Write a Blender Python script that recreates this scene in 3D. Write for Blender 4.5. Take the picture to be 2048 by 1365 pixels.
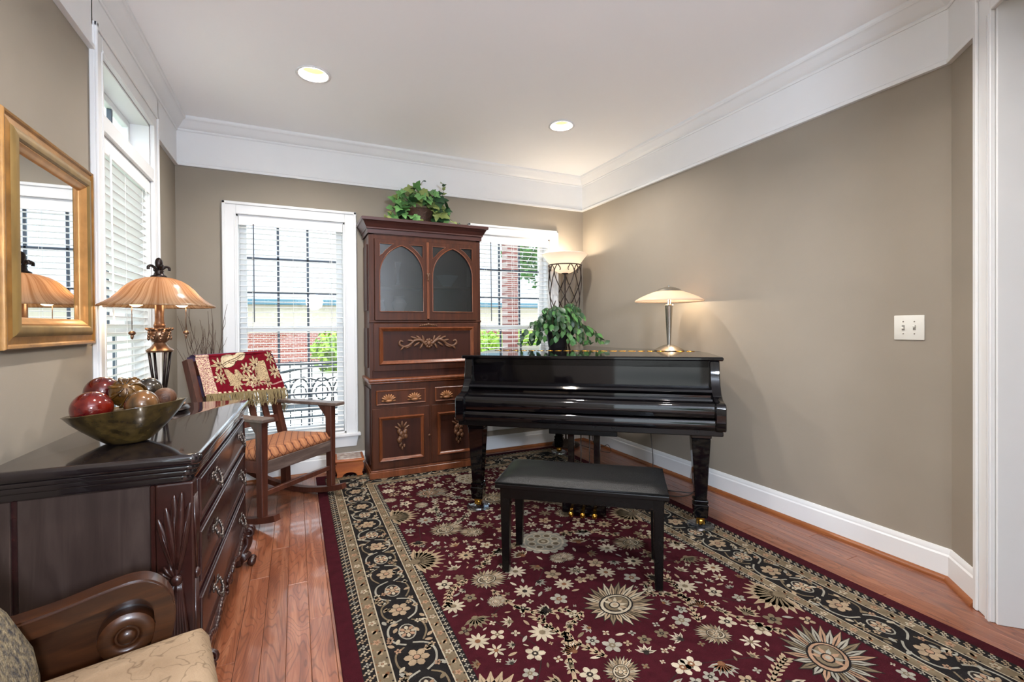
import bpy, bmesh, math, random
from mathutils import Vector, Matrix, noise
from math import sin, cos, pi, radians as rad, sqrt, atan2

# ---------------------------------------------------------------- clear, camera, world, sun, exposure
for o in list(bpy.data.objects): bpy.data.objects.remove(o, do_unlink=True)
SC = bpy.context.scene
COL = SC.collection
CAMH = 1.198
F_PX, CX, CY, YAW, PITCH, ROLL = 928.0, 1024.0, 659.5, 0.4362, -0.0067, -0.007
_u = Vector((0, 0, 1)); _r0 = Vector((cos(YAW), -sin(YAW), 0)); _f0 = Vector((sin(YAW), cos(YAW), 0))
_f = _f0 * cos(PITCH) + _u * sin(PITCH); _u0 = _u * cos(PITCH) - _f0 * sin(PITCH)
_r = _r0 * cos(ROLL) + _u0 * sin(ROLL); _u1 = _u0 * cos(ROLL) - _r0 * sin(ROLL)
cd = bpy.data.cameras.new('camera'); cam = bpy.data.objects.new('camera', cd); COL.objects.link(cam)
cd.sensor_width = 36.0; cd.sensor_fit = 'HORIZONTAL'; cd.lens = F_PX / 2048 * 36.0
cd.shift_y = -(682.5 - CY) / 2048.0; cd.clip_start = 0.02; cd.clip_end = 200
M = Matrix((( _r.x, _u1.x, -_f.x, 0), (_r.y, _u1.y, -_f.y, 0), (_r.z, _u1.z, -_f.z, CAMH), (0, 0, 0, 1)))
cam.matrix_world = M
SC.camera = cam

W = bpy.data.worlds.new('sky'); SC.world = W; W.use_nodes = True
wn = W.node_tree; wn.nodes.clear()
w_out = wn.nodes.new('ShaderNodeOutputWorld'); w_bg = wn.nodes.new('ShaderNodeBackground')
w_bg.inputs['Color'].default_value = (0.80, 0.91, 1.0, 1); w_bg.inputs['Strength'].default_value = 2.6
wn.links.new(w_bg.outputs[0], w_out.inputs[0])

sd = bpy.data.lights.new('sun', 'SUN'); sd.energy = 1.6; sd.angle = rad(3); sd.color = (1, 0.95, 0.86)
sun = bpy.data.objects.new('sun', sd); COL.objects.link(sun)
sun.rotation_euler = Vector((-0.62, 0.42, -0.95)).to_track_quat('-Z', 'Y').to_euler()

vs = SC.view_settings
vs.view_transform = 'Standard'; vs.look = 'None'; vs.gamma = 1.0; vs.use_curve_mapping = False
vs.exposure = 0.66
SC.display_settings.display_device = 'sRGB'

# ---------------------------------------------------------------- helpers
R_ = random.Random(7)
def lin(h):
    if isinstance(h, str):
        c = [int(h[i:i + 2], 16) / 255 for i in (0, 2, 4)]
    else: c = [x / 255 for x in h]
    return tuple(x / 12.92 if x <= 0.04045 else ((x + 0.055) / 1.055) ** 2.4 for x in c)

def nm(name):
    m = bpy.data.materials.new(name); m.use_nodes = True
    nt = m.node_tree
    return m, nt, nt.nodes['Principled BSDF'], nt.nodes['Material Output']

def mat(name, col, rough=0.5, metal=0.0, var=0.0, vscale=8.0, bump=0.0, bscale=60.0, coat=0.0, spec=0.5, stretch=None, col2=None, coords='Object', detail=4.0, rvar=0.0):
    """plain surface with fine procedural colour variation and relief"""
    m, nt, b, out = nm(name)
    c = lin(col)
    b.inputs['Base Color'].default_value = (*c, 1); b.inputs['Roughness'].default_value = rough
    b.inputs['Metallic'].default_value = metal; b.inputs['Specular IOR Level'].default_value = spec
    if coat: b.inputs['Coat Weight'].default_value = coat; b.inputs['Coat Roughness'].default_value = 0.04
    N = nt.nodes.new; Lk = nt.links.new
    tc = N('ShaderNodeTexCoord'); mp = N('ShaderNodeMapping'); Lk(tc.outputs[coords], mp.inputs[0])
    if stretch: mp.inputs['Scale'].default_value = stretch
    nz = N('ShaderNodeTexNoise'); nz.inputs['Scale'].default_value = vscale; nz.inputs['Detail'].default_value = detail
    Lk(mp.outputs[0], nz.inputs['Vector'])
    if var or col2:
        rp = N('ShaderNodeValToRGB'); Lk(nz.outputs['Fac'], rp.inputs[0])
        c2 = lin(col2) if col2 else tuple(min(1, x * (1 + var)) for x in c)
        c1 = c if col2 else tuple(x * (1 - var) for x in c)
        rp.color_ramp.elements[0].position = 0.32; rp.color_ramp.elements[1].position = 0.68
        rp.color_ramp.elements[0].color = (*c1, 1); rp.color_ramp.elements[1].color = (*c2, 1)
        Lk(rp.outputs[0], b.inputs['Base Color'])
    if rvar:
        mr = N('ShaderNodeMapRange'); mr.inputs[3].default_value = max(0, rough - rvar); mr.inputs[4].default_value = rough + rvar
        Lk(nz.outputs['Fac'], mr.inputs[0]); Lk(mr.outputs[0], b.inputs['Roughness'])
    if bump:
        n2 = N('ShaderNodeTexNoise'); n2.inputs['Scale'].default_value = bscale; n2.inputs['Detail'].default_value = 3
        Lk(mp.outputs[0], n2.inputs['Vector'])
        bp = N('ShaderNodeBump'); bp.inputs['Strength'].default_value = bump; bp.inputs['Distance'].default_value = 0.01
        Lk(n2.outputs['Fac'], bp.inputs['Height']); Lk(bp.outputs[0], b.inputs['Normal'])
    return m

def wood(name, c1, c2, rough=0.35, scale=(22, 22, 1.6), coat=0.0, spec=0.5, random_tone=0.0, coords='Object', bump=0.08, c3=None):
    """grain stretched along one axis of the coordinates"""
    m, nt, b, out = nm(name)
    N = nt.nodes.new; Lk = nt.links.new
    tc = N('ShaderNodeTexCoord'); mp = N('ShaderNodeMapping'); mp.inputs['Scale'].default_value = scale
    src = tc.outputs[coords]
    if coords == 'World':
        pass
    if random_tone:
        g = N('ShaderNodeNewGeometry'); oi = N('ShaderNodeObjectInfo')
        mu = N('ShaderNodeVectorMath'); mu.operation = 'MULTIPLY_ADD'
        cb = N('ShaderNodeCombineXYZ'); m1 = N('ShaderNodeMath'); m1.operation = 'MULTIPLY'; m1.inputs[1].default_value = 37.0
        Lk(oi.outputs['Random'], m1.inputs[0]); Lk(m1.outputs[0], cb.inputs[0]); Lk(m1.outputs[0], cb.inputs[2])
        ad = N('ShaderNodeVectorMath'); ad.operation = 'ADD'
        Lk(g.outputs['Position'], ad.inputs[0]); Lk(cb.outputs[0], ad.inputs[1]); src = ad.outputs[0]
    Lk(src, mp.inputs[0])
    nz = N('ShaderNodeTexNoise'); nz.inputs['Scale'].default_value = 1.0; nz.inputs['Detail'].default_value = 6
    nz.inputs['Roughness'].default_value = 0.62; nz.inputs['Distortion'].default_value = 0.9
    Lk(mp.outputs[0], nz.inputs['Vector'])
    rp = N('ShaderNodeValToRGB'); Lk(nz.outputs['Fac'], rp.inputs[0])
    e = rp.color_ramp.elements; e[0].position = 0.3; e[1].position = 0.7
    e[0].color = (*lin(c1), 1); e[1].color = (*lin(c2), 1)
    if c3: k = rp.color_ramp.elements.new(0.5); k.color = (*lin(c3), 1)
    cout = rp.outputs[0]
    if random_tone:
        hs = N('ShaderNodeHueSaturation'); mr = N('ShaderNodeMapRange')
        mr.inputs[3].default_value = 1 - random_tone; mr.inputs[4].default_value = 1 + random_tone
        Lk(oi.outputs['Random'], mr.inputs[0]); Lk(mr.outputs[0], hs.inputs['Value']); Lk(cout, hs.inputs['Color']); cout = hs.outputs[0]
    Lk(cout, b.inputs['Base Color'])
    b.inputs['Roughness'].default_value = rough; b.inputs['Specular IOR Level'].default_value = spec
    if coat: b.inputs['Coat Weight'].default_value = coat; b.inputs['Coat Roughness'].default_value = 0.06
    bp = N('ShaderNodeBump'); bp.inputs['Strength'].default_value = bump; bp.inputs['Distance'].default_value = 0.004
    Lk(nz.outputs['Fac'], bp.inputs['Height']); Lk(bp.outputs[0], b.inputs['Normal'])
    return m

def glass_thin(name, tint=(1, 1, 1), refl=0.08, rough=0.0):
    m, nt, b, out = nm(name); nt.nodes.remove(b)
    N = nt.nodes.new; Lk = nt.links.new
    t = N('ShaderNodeBsdfTransparent'); t.inputs[0].default_value = (*tint, 1)
    g = N('ShaderNodeBsdfGlossy'); g.inputs['Roughness'].default_value = rough
    mx = N('ShaderNodeMixShader'); mx.inputs[0].default_value = refl
    Lk(t.outputs[0], mx.inputs[1]); Lk(g.outputs[0], mx.inputs[2]); Lk(mx.outputs[0], out.inputs[0])
    return m

def shade_glass(name, col, trans=0.6, rough=0.25, streak=None):
    """frosted lamp glass: diffuse + translucent with a gloss skin"""
    m, nt, b, out = nm(name)
    N = nt.nodes.new; Lk = nt.links.new
    tl = N('ShaderNodeBsdfTranslucent'); mx = N('ShaderNodeMixShader'); mx.inputs[0].default_value = trans
    b.inputs['Roughness'].default_value = rough; b.inputs['Base Color'].default_value = (*lin(col), 1)
    tl.inputs[0].default_value = (*lin(col), 1)
    if streak:
        tc = N('ShaderNodeTexCoord'); sx = N('ShaderNodeSeparateXYZ'); at = N('ShaderNodeMath'); at.operation = 'ARCTAN2'; mp = N('ShaderNodeCombineXYZ'); ml = N('ShaderNodeMath'); ml.operation = 'MULTIPLY'; ml.inputs[1].default_value = 26.0
        Lk(tc.outputs['Object'], sx.inputs[0]); Lk(sx.outputs[1], at.inputs[0]); Lk(sx.outputs[0], at.inputs[1]); Lk(at.outputs[0], ml.inputs[0]); Lk(ml.outputs[0], mp.inputs[0]); Lk(sx.outputs[2], mp.inputs[1])
        nz = N('ShaderNodeTexNoise'); nz.inputs['Scale'].default_value = 1.0; nz.inputs['Detail'].default_value = 4
        Lk(mp.outputs[0], nz.inputs['Vector'])
        rp = N('ShaderNodeValToRGB'); Lk(nz.outputs['Fac'], rp.inputs[0])
        rp.color_ramp.elements[0].position = .35; rp.color_ramp.elements[1].position = .65
        rp.color_ramp.elements[0].color = (*lin(streak), 1); rp.color_ramp.elements[1].color = (*lin(col), 1)
        Lk(rp.outputs[0], b.inputs['Base Color']); Lk(rp.outputs[0], tl.inputs[0])
    Lk(b.outputs[0], mx.inputs[1]); Lk(tl.outputs[0], mx.inputs[2]); Lk(mx.outputs[0], out.inputs[0])
    return m

def emit(name, col, s):
    m, nt, b, out = nm(name); nt.nodes.remove(b)
    e = nt.nodes.new('ShaderNodeEmission'); e.inputs[0].default_value = (*lin(col), 1); e.inputs[1].default_value = s
    nt.links.new(e.outputs[0], out.inputs[0]); return m

CAN_W, TORCH_W, FILL_S = 19.0, 6.5, 270.0
# --- bmesh shape functions -------------------------------------------------
def B(): return bmesh.new()

def rotm(rz=0, rx=0, ry=0): return Matrix.Rotation(rz, 3, 'Z') @ Matrix.Rotation(ry, 3, 'Y') @ Matrix.Rotation(rx, 3, 'X')

def merge(bm, other, M4=None):
    me = bpy.data.meshes.new('tmp'); other.to_mesh(me); other.free()
    if M4 is not None: me.transform(M4)
    bm.from_mesh(me); bpy.data.meshes.remove(me); return bm

def box(bm, x0, x1, y0, y1, z0, z1, bev=0.0, seg=1, taper=None, rot=None):
    b = B()
    v = [b.verts.new(p) for p in ((x0, y0, z0), (x1, y0, z0), (x1, y1, z0), (x0, y1, z0), (x0, y0, z1), (x1, y0, z1), (x1, y1, z1), (x0, y1, z1))]
    for f in ((3, 2, 1, 0), (4, 5, 6, 7), (0, 1, 5, 4), (1, 2, 6, 5), (2, 3, 7, 6), (3, 0, 4, 7)): b.faces.new([v[i] for i in f])
    if taper:   # scale of the bottom face about its centre
        cx, cy = (x0 + x1) / 2, (y0 + y1) / 2
        for i in range(4): v[i].co.x = cx + (v[i].co.x - cx) * taper; v[i].co.y = cy + (v[i].co.y - cy) * taper
    if bev: bmesh.ops.bevel(b, geom=b.edges[:], offset=bev, segments=seg, affect='EDGES', profile=0.5)
    M4 = None
    if rot is not None:
        c = Vector(((x0 + x1) / 2, (y0 + y1) / 2, (z0 + z1) / 2)); M4 = Matrix.Translation(c) @ rot.to_4x4() @ Matrix.Translation(-c)
    return merge(bm, b, M4)

def lathe(bm, prof, n=24, c=(0, 0, 0), closed=False, M4=None):
    """profile [(r,z)] turned about z"""
    b = B(); rings = []
    for r, z in prof:
        if r < 1e-5: rings.append([b.verts.new((0, 0, z))])
        else: rings.append([b.verts.new((r * cos(2 * pi * i / n), r * sin(2 * pi * i / n), z)) for i in range(n)])
    pr = list(zip(rings, rings[1:])) + ([(rings[-1], rings[0])] if closed else [])
    for a, d in pr:
        for i in range(n):
            j = (i + 1) % n
            if len(a) == 1 and len(d) == 1: continue
            if len(a) == 1: b.faces.new((a[0], d[j], d[i]))
            elif len(d) == 1: b.faces.new((a[i], a[j], d[0]))
            else: b.faces.new((a[i], a[j], d[j], d[i]))
    T = Matrix.Translation(c)
    return merge(bm, b, T @ M4 if M4 is not None else T)

def blob(bm, c, r, rot=None, u=10, v=7):
    b = B(); bmesh.ops.create_uvsphere(b, u_segments=u, v_segments=v, radius=1.0)
    S = Matrix.Diagonal((*r, 1)) if hasattr(r, '__len__') else Matrix.Diagonal((r, r, r, 1))
    return merge(bm, b, Matrix.Translation(c) @ (rot.to_4x4() if rot is not None else Matrix()) @ S)

def catmull(pts, n=6, closed=False):
    P = [Vector(p) for p in pts]; out = []
    m = len(P)
    for i in range(m if closed else m - 1):
        if closed: a, b, c, d = P[(i - 1) % m], P[i], P[(i + 1) % m], P[(i + 2) % m]
        else: a, b, c, d = P[max(i - 1, 0)], P[i], P[i + 1], P[min(i + 2, m - 1)]
        for k in range(n):
            t = k / n
            out.append(0.5 * ((2 * b) + (c - a) * t + (2 * a - 5 * b + 4 * c - d) * t * t + (3 * b - a - 3 * c + d) * t ** 3))
    if not closed: out.append(P[-1])
    return out

def tube(bm, pts, r, n=8, cap=True):
    """round bar along points; r number or list"""
    P = [Vector(p) for p in pts]; m = len(P)
    rr = r if hasattr(r, '__len__') else [r] * m
    if len(rr) != m: rr = [rr[0] + (rr[-1] - rr[0]) * i / (m - 1) for i in range(m)]
    t0 = (P[1] - P[0]).normalized(); up = Vector((0, 0, 1)) if abs(t0.z) < 0.9 else Vector((1, 0, 0))
    nrm = t0.cross(up).normalized(); rings = []
    for i in range(m):
        t = (P[min(i + 1, m - 1)] - P[max(i - 1, 0)])
        t = t.normalized() if t.length > 1e-9 else t0
        nrm = (nrm - t * nrm.dot(t)); nrm = nrm.normalized() if nrm.length > 1e-9 else t.orthogonal().normalized()
        bi = t.cross(nrm)
        rings.append([bm.verts.new(P[i] + (nrm * cos(2 * pi * k / n) + bi * sin(2 * pi * k / n)) * rr[i]) for k in range(n)])
    for a, d in zip(rings, rings[1:]):
        for k in range(n): bm.faces.new((a[k], a[(k + 1) % n], d[(k + 1) % n], d[k]))
    if cap: bm.faces.new(rings[0][::-1]); bm.faces.new(rings[-1])
    return bm

def strip(bm, pts, w, h, up=(0, 0, 1)):
    """rectangular bar along points: w sideways, h along up"""
    P = [Vector(p) for p in pts]; m = len(P); up = Vector(up); rings = []
    ww = w if hasattr(w, '__len__') else [w] * m
    for i in range(m):
        t = (P[min(i + 1, m - 1)] - P[max(i - 1, 0)]).normalized()
        s = t.cross(up).normalized(); u2 = s.cross(t)
        a = s * ww[i] / 2; b = u2 * h / 2
        rings.append([bm.verts.new(P[i] + q) for q in (-a - b, a - b, a + b, -a + b)])
    for a, d in zip(rings, rings[1:]):
        for k in range(4): bm.faces.new((a[k], a[(k + 1) % 4], d[(k + 1) % 4], d[k]))
    bm.faces.new(rings[0][::-1]); bm.faces.new(rings[-1]); return bm

def plate(bm, outer, holes=(), z0=0.0, z1=0.01, M4=None, bev=0.0):
    """flat plate (outline in xy, thickness z0..z1) with holes"""
    b = B(); es = []
    for loop in [outer] + list(holes):
        vs_ = [b.verts.new((p[0], p[1], z0)) for p in loop]
        es += [b.edges.new((vs_[i], vs_[(i + 1) % len(vs_)])) for i in range(len(vs_))]
    if holes: bmesh.ops.triangle_fill(b, use_beauty=True, use_dissolve=False, edges=es)
    else: b.faces.new(b.verts[:])
    ret = bmesh.ops.extrude_face_region(b, geom=b.faces[:])
    bmesh.ops.translate(b, vec=(0, 0, z1 - z0), verts=[g for g in ret['geom'] if isinstance(g, bmesh.types.BMVert)])
    bmesh.ops.recalc_face_normals(b, faces=b.faces[:])
    if bev:
        ed = [e for e in b.edges if len(e.link_faces) == 2 and e.calc_face_angle(0) > 0.6]
        bmesh.ops.bevel(b, geom=ed, offset=bev, segments=1, affect='EDGES')
    return merge(bm, b, M4)

# axes maps for plate(): local (x,y,z) -> world-like
XZ = Matrix(((1, 0, 0, 0), (0, 0, -1, 0), (0, 1, 0, 0), (0, 0, 0, 1)))   # outline (x,z), thickness towards -y
YZ = Matrix(((0, 0, 1, 0), (1, 0, 0, 0), (0, 1, 0, 0), (0, 0, 0, 1)))    # outline (y,z), thickness towards +x

def T4(x, y, z): return Matrix.Translation((x, y, z))

def sweep(bm, prof, path, seg=None, closed=False):
    """profile [(inward,z)] along xy path (inward = right of travel); seg picks one leg with mitred ends"""
    P = [Vector(p) for p in path]; n = len(P)
    def off(i):
        def rn(a, b): d = (b - a).normalized(); return Vector((d.y, -d.x))
        if closed: a, c = rn(P[i - 1], P[i]), rn(P[i], P[(i + 1) % n])
        elif i == 0: return rn(P[0], P[1])
        elif i == n - 1: return rn(P[-2], P[-1])
        else: a, c = rn(P[i - 1], P[i]), rn(P[i], P[i + 1])
        m = (a + c).normalized(); return m / max(0.2, m.dot(a))
    legs = range(n if closed else n - 1) if seg is None else [seg]
    for i in legs:
        j = (i + 1) % n; A, Bv = off(i), off(j)
        ra = [bm.verts.new((P[i].x + A.x * u, P[i].y + A.y * u, z)) for u, z in prof]
        rb = [bm.verts.new((P[j].x + Bv.x * u, P[j].y + Bv.y * u, z)) for u, z in prof]
        k = len(prof)
        for q in range(k): bm.faces.new((ra[q], rb[q], rb[(q + 1) % k], ra[(q + 1) % k]))
        bm.faces.new(ra[::-1]); bm.faces.new(rb)
    bmesh.ops.recalc_face_normals(bm, faces=bm.faces[:]); return bm

# --- objects ---------------------------------------------------------------
def obj(name, bm, m, parent=None, smooth=False, loc=None, rot=None):
    if isinstance(bm, bpy.types.Mesh): me = bm
    else:
        me = bpy.data.meshes.new(name); bm.normal_update(); bm.to_mesh(me); bm.free()
        for q in (m if isinstance(m, (list, tuple)) else [m]): me.materials.append(q)
        if smooth is True:
            for p in me.polygons: p.use_smooth = True
        elif smooth:
            for p in me.polygons: p.use_smooth = True
            try: me.set_sharp_from_angle(angle=rad(smooth))
            except Exception: pass
    o = bpy.data.objects.new(name, me); COL.objects.link(o)
    if parent: o.parent = parent
    if loc is not None: o.location = loc
    if rot is not None: o.rotation_euler = rot
    return o

def tag(o, label, cat=None, group=None, kind=None):
    o['label'] = label
    if cat: o['category'] = cat
    if group: o['group'] = group
    if kind: o['kind'] = kind
    return o

def thing(name, label, cat, loc=(0, 0, 0), rz=0.0, group=None, kind=None):
    o = bpy.data.objects.new(name, None); COL.objects.link(o)
    o.empty_display_size = 0.05; o.location = loc; o.rotation_euler = (0, 0, rz)
    return tag(o, label, cat, group, kind)

def structure(name, bm, m, label=None, smooth=False):
    o = obj(name, bm, m, smooth=smooth); o['kind'] = 'structure'
    if label: o['label'] = label
    return o

def lamp_light(name, parent, loc, watts, col, radius=0.03, kind='POINT', spread=None, rot=None):
    l = bpy.data.lights.new(name, kind); l.energy = watts; l.color = lin(col) if not isinstance(col, tuple) else col
    if kind == 'AREA': l.shape = 'DISK'; l.size = radius * 2
    else: l.shadow_soft_size = radius
    if spread and kind == 'AREA': l.spread = spread
    o = bpy.data.objects.new(name, l); COL.objects.link(o); o.parent = parent; o.location = loc
    if rot: o.rotation_euler = rot
    return o

def circ(cx, cy, r, n=24): return [(cx + r * cos(2 * pi * i / n), cy + r * sin(2 * pi * i / n)) for i in range(n)]
def rect(x0, x1, y0, y1): return [(x0, y0), (x1, y0), (x1, y1), (x0, y1)]

# ---------------------------------------------------------------- materials
M_wall = mat('wall_paint', '958b7d', 0.75, var=0.03, vscale=3, bump=0.06, bscale=350, coords='Object', spec=0.25)
M_ceil = mat('ceiling_paint', 'fafafa', 0.85, var=0.01, vscale=2, bump=0.03, bscale=300, spec=0.2)
M_trim = mat('trim_paint', 'e6e6e5', 0.38, var=0.012, vscale=5, spec=0.4)
M_floor = wood('oak_floor', '6b3822', '9e674a', 0.28, (30, 1.8, 1), coat=0.35, random_tone=0.10, bump=0.05, c3='844c32')
def contour_grain(m, amount=0.45):
    """dark cathedral grain lines over a wood() material"""
    nt = m.node_tree; N = nt.nodes.new; Lk = nt.links.new; b = nt.nodes['Principled BSDF']
    src = b.inputs['Base Color'].links[0].from_socket
    mp0 = [n for n in nt.nodes if n.type == 'MAPPING'][0]; v = mp0.inputs[0].links[0].from_socket
    mp = N('ShaderNodeMapping'); mp.inputs['Scale'].default_value = (7.0, 1.3, 1); Lk(v, mp.inputs[0])
    nz = N('ShaderNodeTexNoise'); nz.inputs['Scale'].default_value = 1.0; nz.inputs['Detail'].default_value = 2.0; nz.inputs['Distortion'].default_value = 0.4; Lk(mp.outputs[0], nz.inputs['Vector'])
    ml = N('ShaderNodeMath'); ml.operation = 'MULTIPLY'; ml.inputs[1].default_value = 26.0; Lk(nz.outputs['Fac'], ml.inputs[0])
    pp = N('ShaderNodeMath'); pp.operation = 'PINGPONG'; pp.inputs[1].default_value = 0.5; Lk(ml.outputs[0], pp.inputs[0])
    mr = N('ShaderNodeMapRange'); mr.inputs[1].default_value = 0.0; mr.inputs[2].default_value = 0.16; mr.inputs[3].default_value = amount; mr.inputs[4].default_value = 0.0; Lk(pp.outputs[0], mr.inputs[0])
    mx = N('ShaderNodeMix'); mx.data_type = 'RGBA'; Lk(mr.outputs[0], mx.inputs[0]); Lk(src, mx.inputs[6]); mx.inputs[7].default_value = (*lin('3a1a10'), 1); Lk(mx.outputs[2], b.inputs['Base Color'])
contour_grain(M_floor, 0.5)
M_shoe = wood('oak_shoe', '7e4420', '96592f', 0.35, (30, 3, 30), coords='Object')
M_subfloor = mat('subfloor', '8a5a3c', 0.5, var=0.1)
M_black = mat('piano_lacquer', '070608', 0.05, spec=0.5, rvar=0.02, vscale=3)
M_ebony = mat('ebony_satin', '090707', 0.26, spec=0.3, rvar=0.06, vscale=10)
M_leather = mat('black_leather', '0a0a0b', 0.34, spec=0.28, bump=0.25, bscale=220, rvar=0.05, vscale=6)
M_cab = wood('walnut_cabinet', '391d11', '532c1a', 0.42, (26, 26, 2.0), spec=0.25, c3='462414')
M_cabdk = wood('walnut_dark', '2a140b', '3e1f12', 0.45, (26, 26, 2.0), spec=0.2, c3='391c13')
M_cabtop = wood('walnut_cornice', '2c130b', '421e12', 0.42, (2, 26, 26), c3='43201a')
M_mould = wood('walnut_mould', '5a2e18', '80472a', 0.3, (26, 26, 3.0), c3='6c3a20')
M_carve = mat('carved_walnut', '5f3d26', 0.45, var=0.25, vscale=40)
M_carvelight = mat('carved_light', '8c5c36', 0.45, var=0.22, vscale=50)
M_mahog = wood('dark_mahogany', '1e0c0b', '351916', 0.27, (3, 30, 30), coat=0.15, c3='291213')
M_mahogend = wood('mahogany_end', '2c201c', '433630', 0.36, (24, 24, 2.5), coat=0.1, c3='372a25')
M_mahogcarve = mat('mahogany_carving', '2e140f', 0.3, var=0.2, vscale=30, coat=0.3)
M_dresstop = mat('dresser_top_lacquer', '1b1516', 0.09, coat=0.6, rvar=0.03, vscale=4, var=0.15)
M_pull = mat('antique_pewter', '6f6660', 0.36, 0.9, var=0.3, vscale=80)
M_mission = wood('mission_oak', '35190f', '5b3120', 0.4, (26, 26, 2.4), c3='4a251a')
M_missionworn = wood('mission_oak_top', '4a3c36', '7a6a60', 0.4, (3, 26, 26), c3='5c4c45')
M_gold = mat('gilt_frame', '94682f', 0.38, 0.35, var=0.28, vscale=14, stretch=(1, 1, 1), bump=0.08, bscale=50)
M_goldlt = mat('gilt_frame_light', 'b98750', 0.34, 0.35, var=0.15, vscale=20)
M_golddk = mat('gilt_frame_olive', '84693a', 0.42, 0.25, var=0.25, vscale=18, stretch=(1, 1, 0.3))
M_mirror = mat('mirror_silver', 'f2f4f4', 0.01, 1.0)
M_blind = mat('blind_white', 'f0efec', 0.45, var=0.01, spec=0.3)
M_dkmuntin = mat('muntin_backlit', '4d5560', 0.45, var=0.05)  # white muntins seen against the light, that darkness put into the colour
M_brass = mat('brass', 'c9973f', 0.22, 1.0, var=0.1, vscale=30)
M_nickel = mat('brushed_nickel', 'b8b2a8', 0.27, 1.0, var=0.06, vscale=60, stretch=(1, 1, 0.05))
M_iron = mat('rubbed_iron', '3a2e27', 0.45, 0.6, var=0.2, vscale=30)
M_bronze = mat('aged_bronze', '8a6a52', 0.32, 0.85, var=0.25, vscale=40)
M_bronzedk = mat('dark_bronze', '2b211e', 0.32, 0.7, var=0.3, vscale=60)
M_glass = glass_thin('window_glass', (0.96, 0.98, 0.98), 0.05)
M_cabglass = glass_thin('seeded_glass', (0.50, 0.51, 0.52), 0.10, 0.25)
M_clear = glass_thin('caster_glass', (0.75, 0.82, 0.9), 0.3, 0.03)
M_bulb = emit('bulb_glow', 'fff0d0', 7.0)
M_bulbcan = emit('can_bulb_glow', 'fff3dc', 6.0)
M_canbaffle = mat('can_baffle', '94805e', 0.6)
M_shadeamber = shade_glass('amber_glass', 'c9ac8c', 0.6, 0.2, streak='a07a56')
M_shadewhite = shade_glass('opal_glass', 'efe6dc', 0.42, 0.3)
M_shadepiano = shade_glass('frosted_pink_glass', 'f4e2cf', 0.6, 0.3)
M_plate = mat('switch_plastic', 'dedbd1', 0.3)
M_cord = mat('cord_black', '241c18', 0.5)
M_ivory = mat('old_ivory', 'd8d0c0', 0.5, var=0.05)
M_leafA = mat('ivy_leaf', '467a3c', 0.5, var=0.35, vscale=25, col2='7aa864')
M_leafB = mat('ivy_leaf_dark', '1f4222', 0.5, var=0.3, vscale=25)
M_leafC = mat('ivy_leaf_yellow', '7d8a4c', 0.5, var=0.25, vscale=25)
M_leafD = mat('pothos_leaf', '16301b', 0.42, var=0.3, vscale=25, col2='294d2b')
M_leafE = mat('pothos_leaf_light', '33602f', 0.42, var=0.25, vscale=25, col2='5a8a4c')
M_stem = mat('plant_stem', '4b3d26', 0.6, var=0.2)
M_twig = mat('dry_twig', '5a463a', 0.7, var=0.2, vscale=30)
M_wicker = mat('wicker_pot', '3d2416', 0.6, var=0.4, vscale=60, bump=0.5, bscale=120)
M_pot = mat('dark_pot', '1d1a1c', 0.35, var=0.15)
# ---------------------------------------------------------------- room shell
XL, XR, YB, ZC, Y1 = -0.79, 2.752, 4.122, 2.743, 1.087
DD = Vector((-sin(rad(45.3)), -cos(rad(45.3)))); DO = Vector((-DD.y, DD.x))       # along the angled wall / out of the room
DO = Vector((cos(rad(45.3)), -sin(rad(45.3))))
P3 = Vector((XR, Y1)); P4 = P3 + DD * 0.325
W1 = (-0.407, 0.378); W2 = (1.560, 2.345); W3 = (2.65, 3.47); WZ = (0.315, 2.075)

# floor: sub-floor slab with single planks on it
bm = B(); box(bm, XL - 0.15, 4.75, -3.65, YB + 0.15, -0.12, -0.013)
floor = structure('floor', bm, M_subfloor, 'oak strip floor')
pl_me = {}
def plank_mesh(L):
    if L in pl_me: return pl_me[L]
    b = B(); box(b, 0.0006, 0.0824, 0.0008, L - 0.0008, -0.013, 0.0, bev=0.0012)
    me = bpy.data.meshes.new('floor_plank'); b.to_mesh(me); b.free(); me.materials.append(M_floor); pl_me[L] = me; return me
rp = random.Random(3)
x = XL
while x < XR - 0.01:
    y = 0.15 - rp.random() * 0.6
    ymax = YB
    while y < ymax - 0.02:
        L = rp.choice((0.7, 0.9, 1.1, 1.4, 1.7))
        if y + L > ymax - 0.25: L = round(ymax - y, 3)
        if not (x > 2.2 and y + L < 0.9 and x + y > 3.4): obj('floor_plank', plank_mesh(L), None, floor, loc=(x, y, 0))
        y += L
    x += 0.083
bm = B(); plate(bm, [(XL, -3.5), (4.6, -3.5), (4.6, 1.0), (XR, 1.0), (XR, 0.16), (XL, 0.16)], (), -0.0128, -0.002)
obj('hall_boards', bm, M_floor, floor)

# ceiling with four can openings, the last two unseen and added for light
CANS = [(0.112, 3.073), (1.868, 3.08), (0.112, 1.15), (1.45, 1.15)]
bm = B(); plate(bm, rect(XL - 0.15, 4.75, -3.65, YB + 0.15), [circ(a, b, 0.082, 28) for a, b in CANS], ZC, ZC + 0.15)
structure('ceiling', bm, M_ceil, 'flat white painted ceiling')

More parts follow.
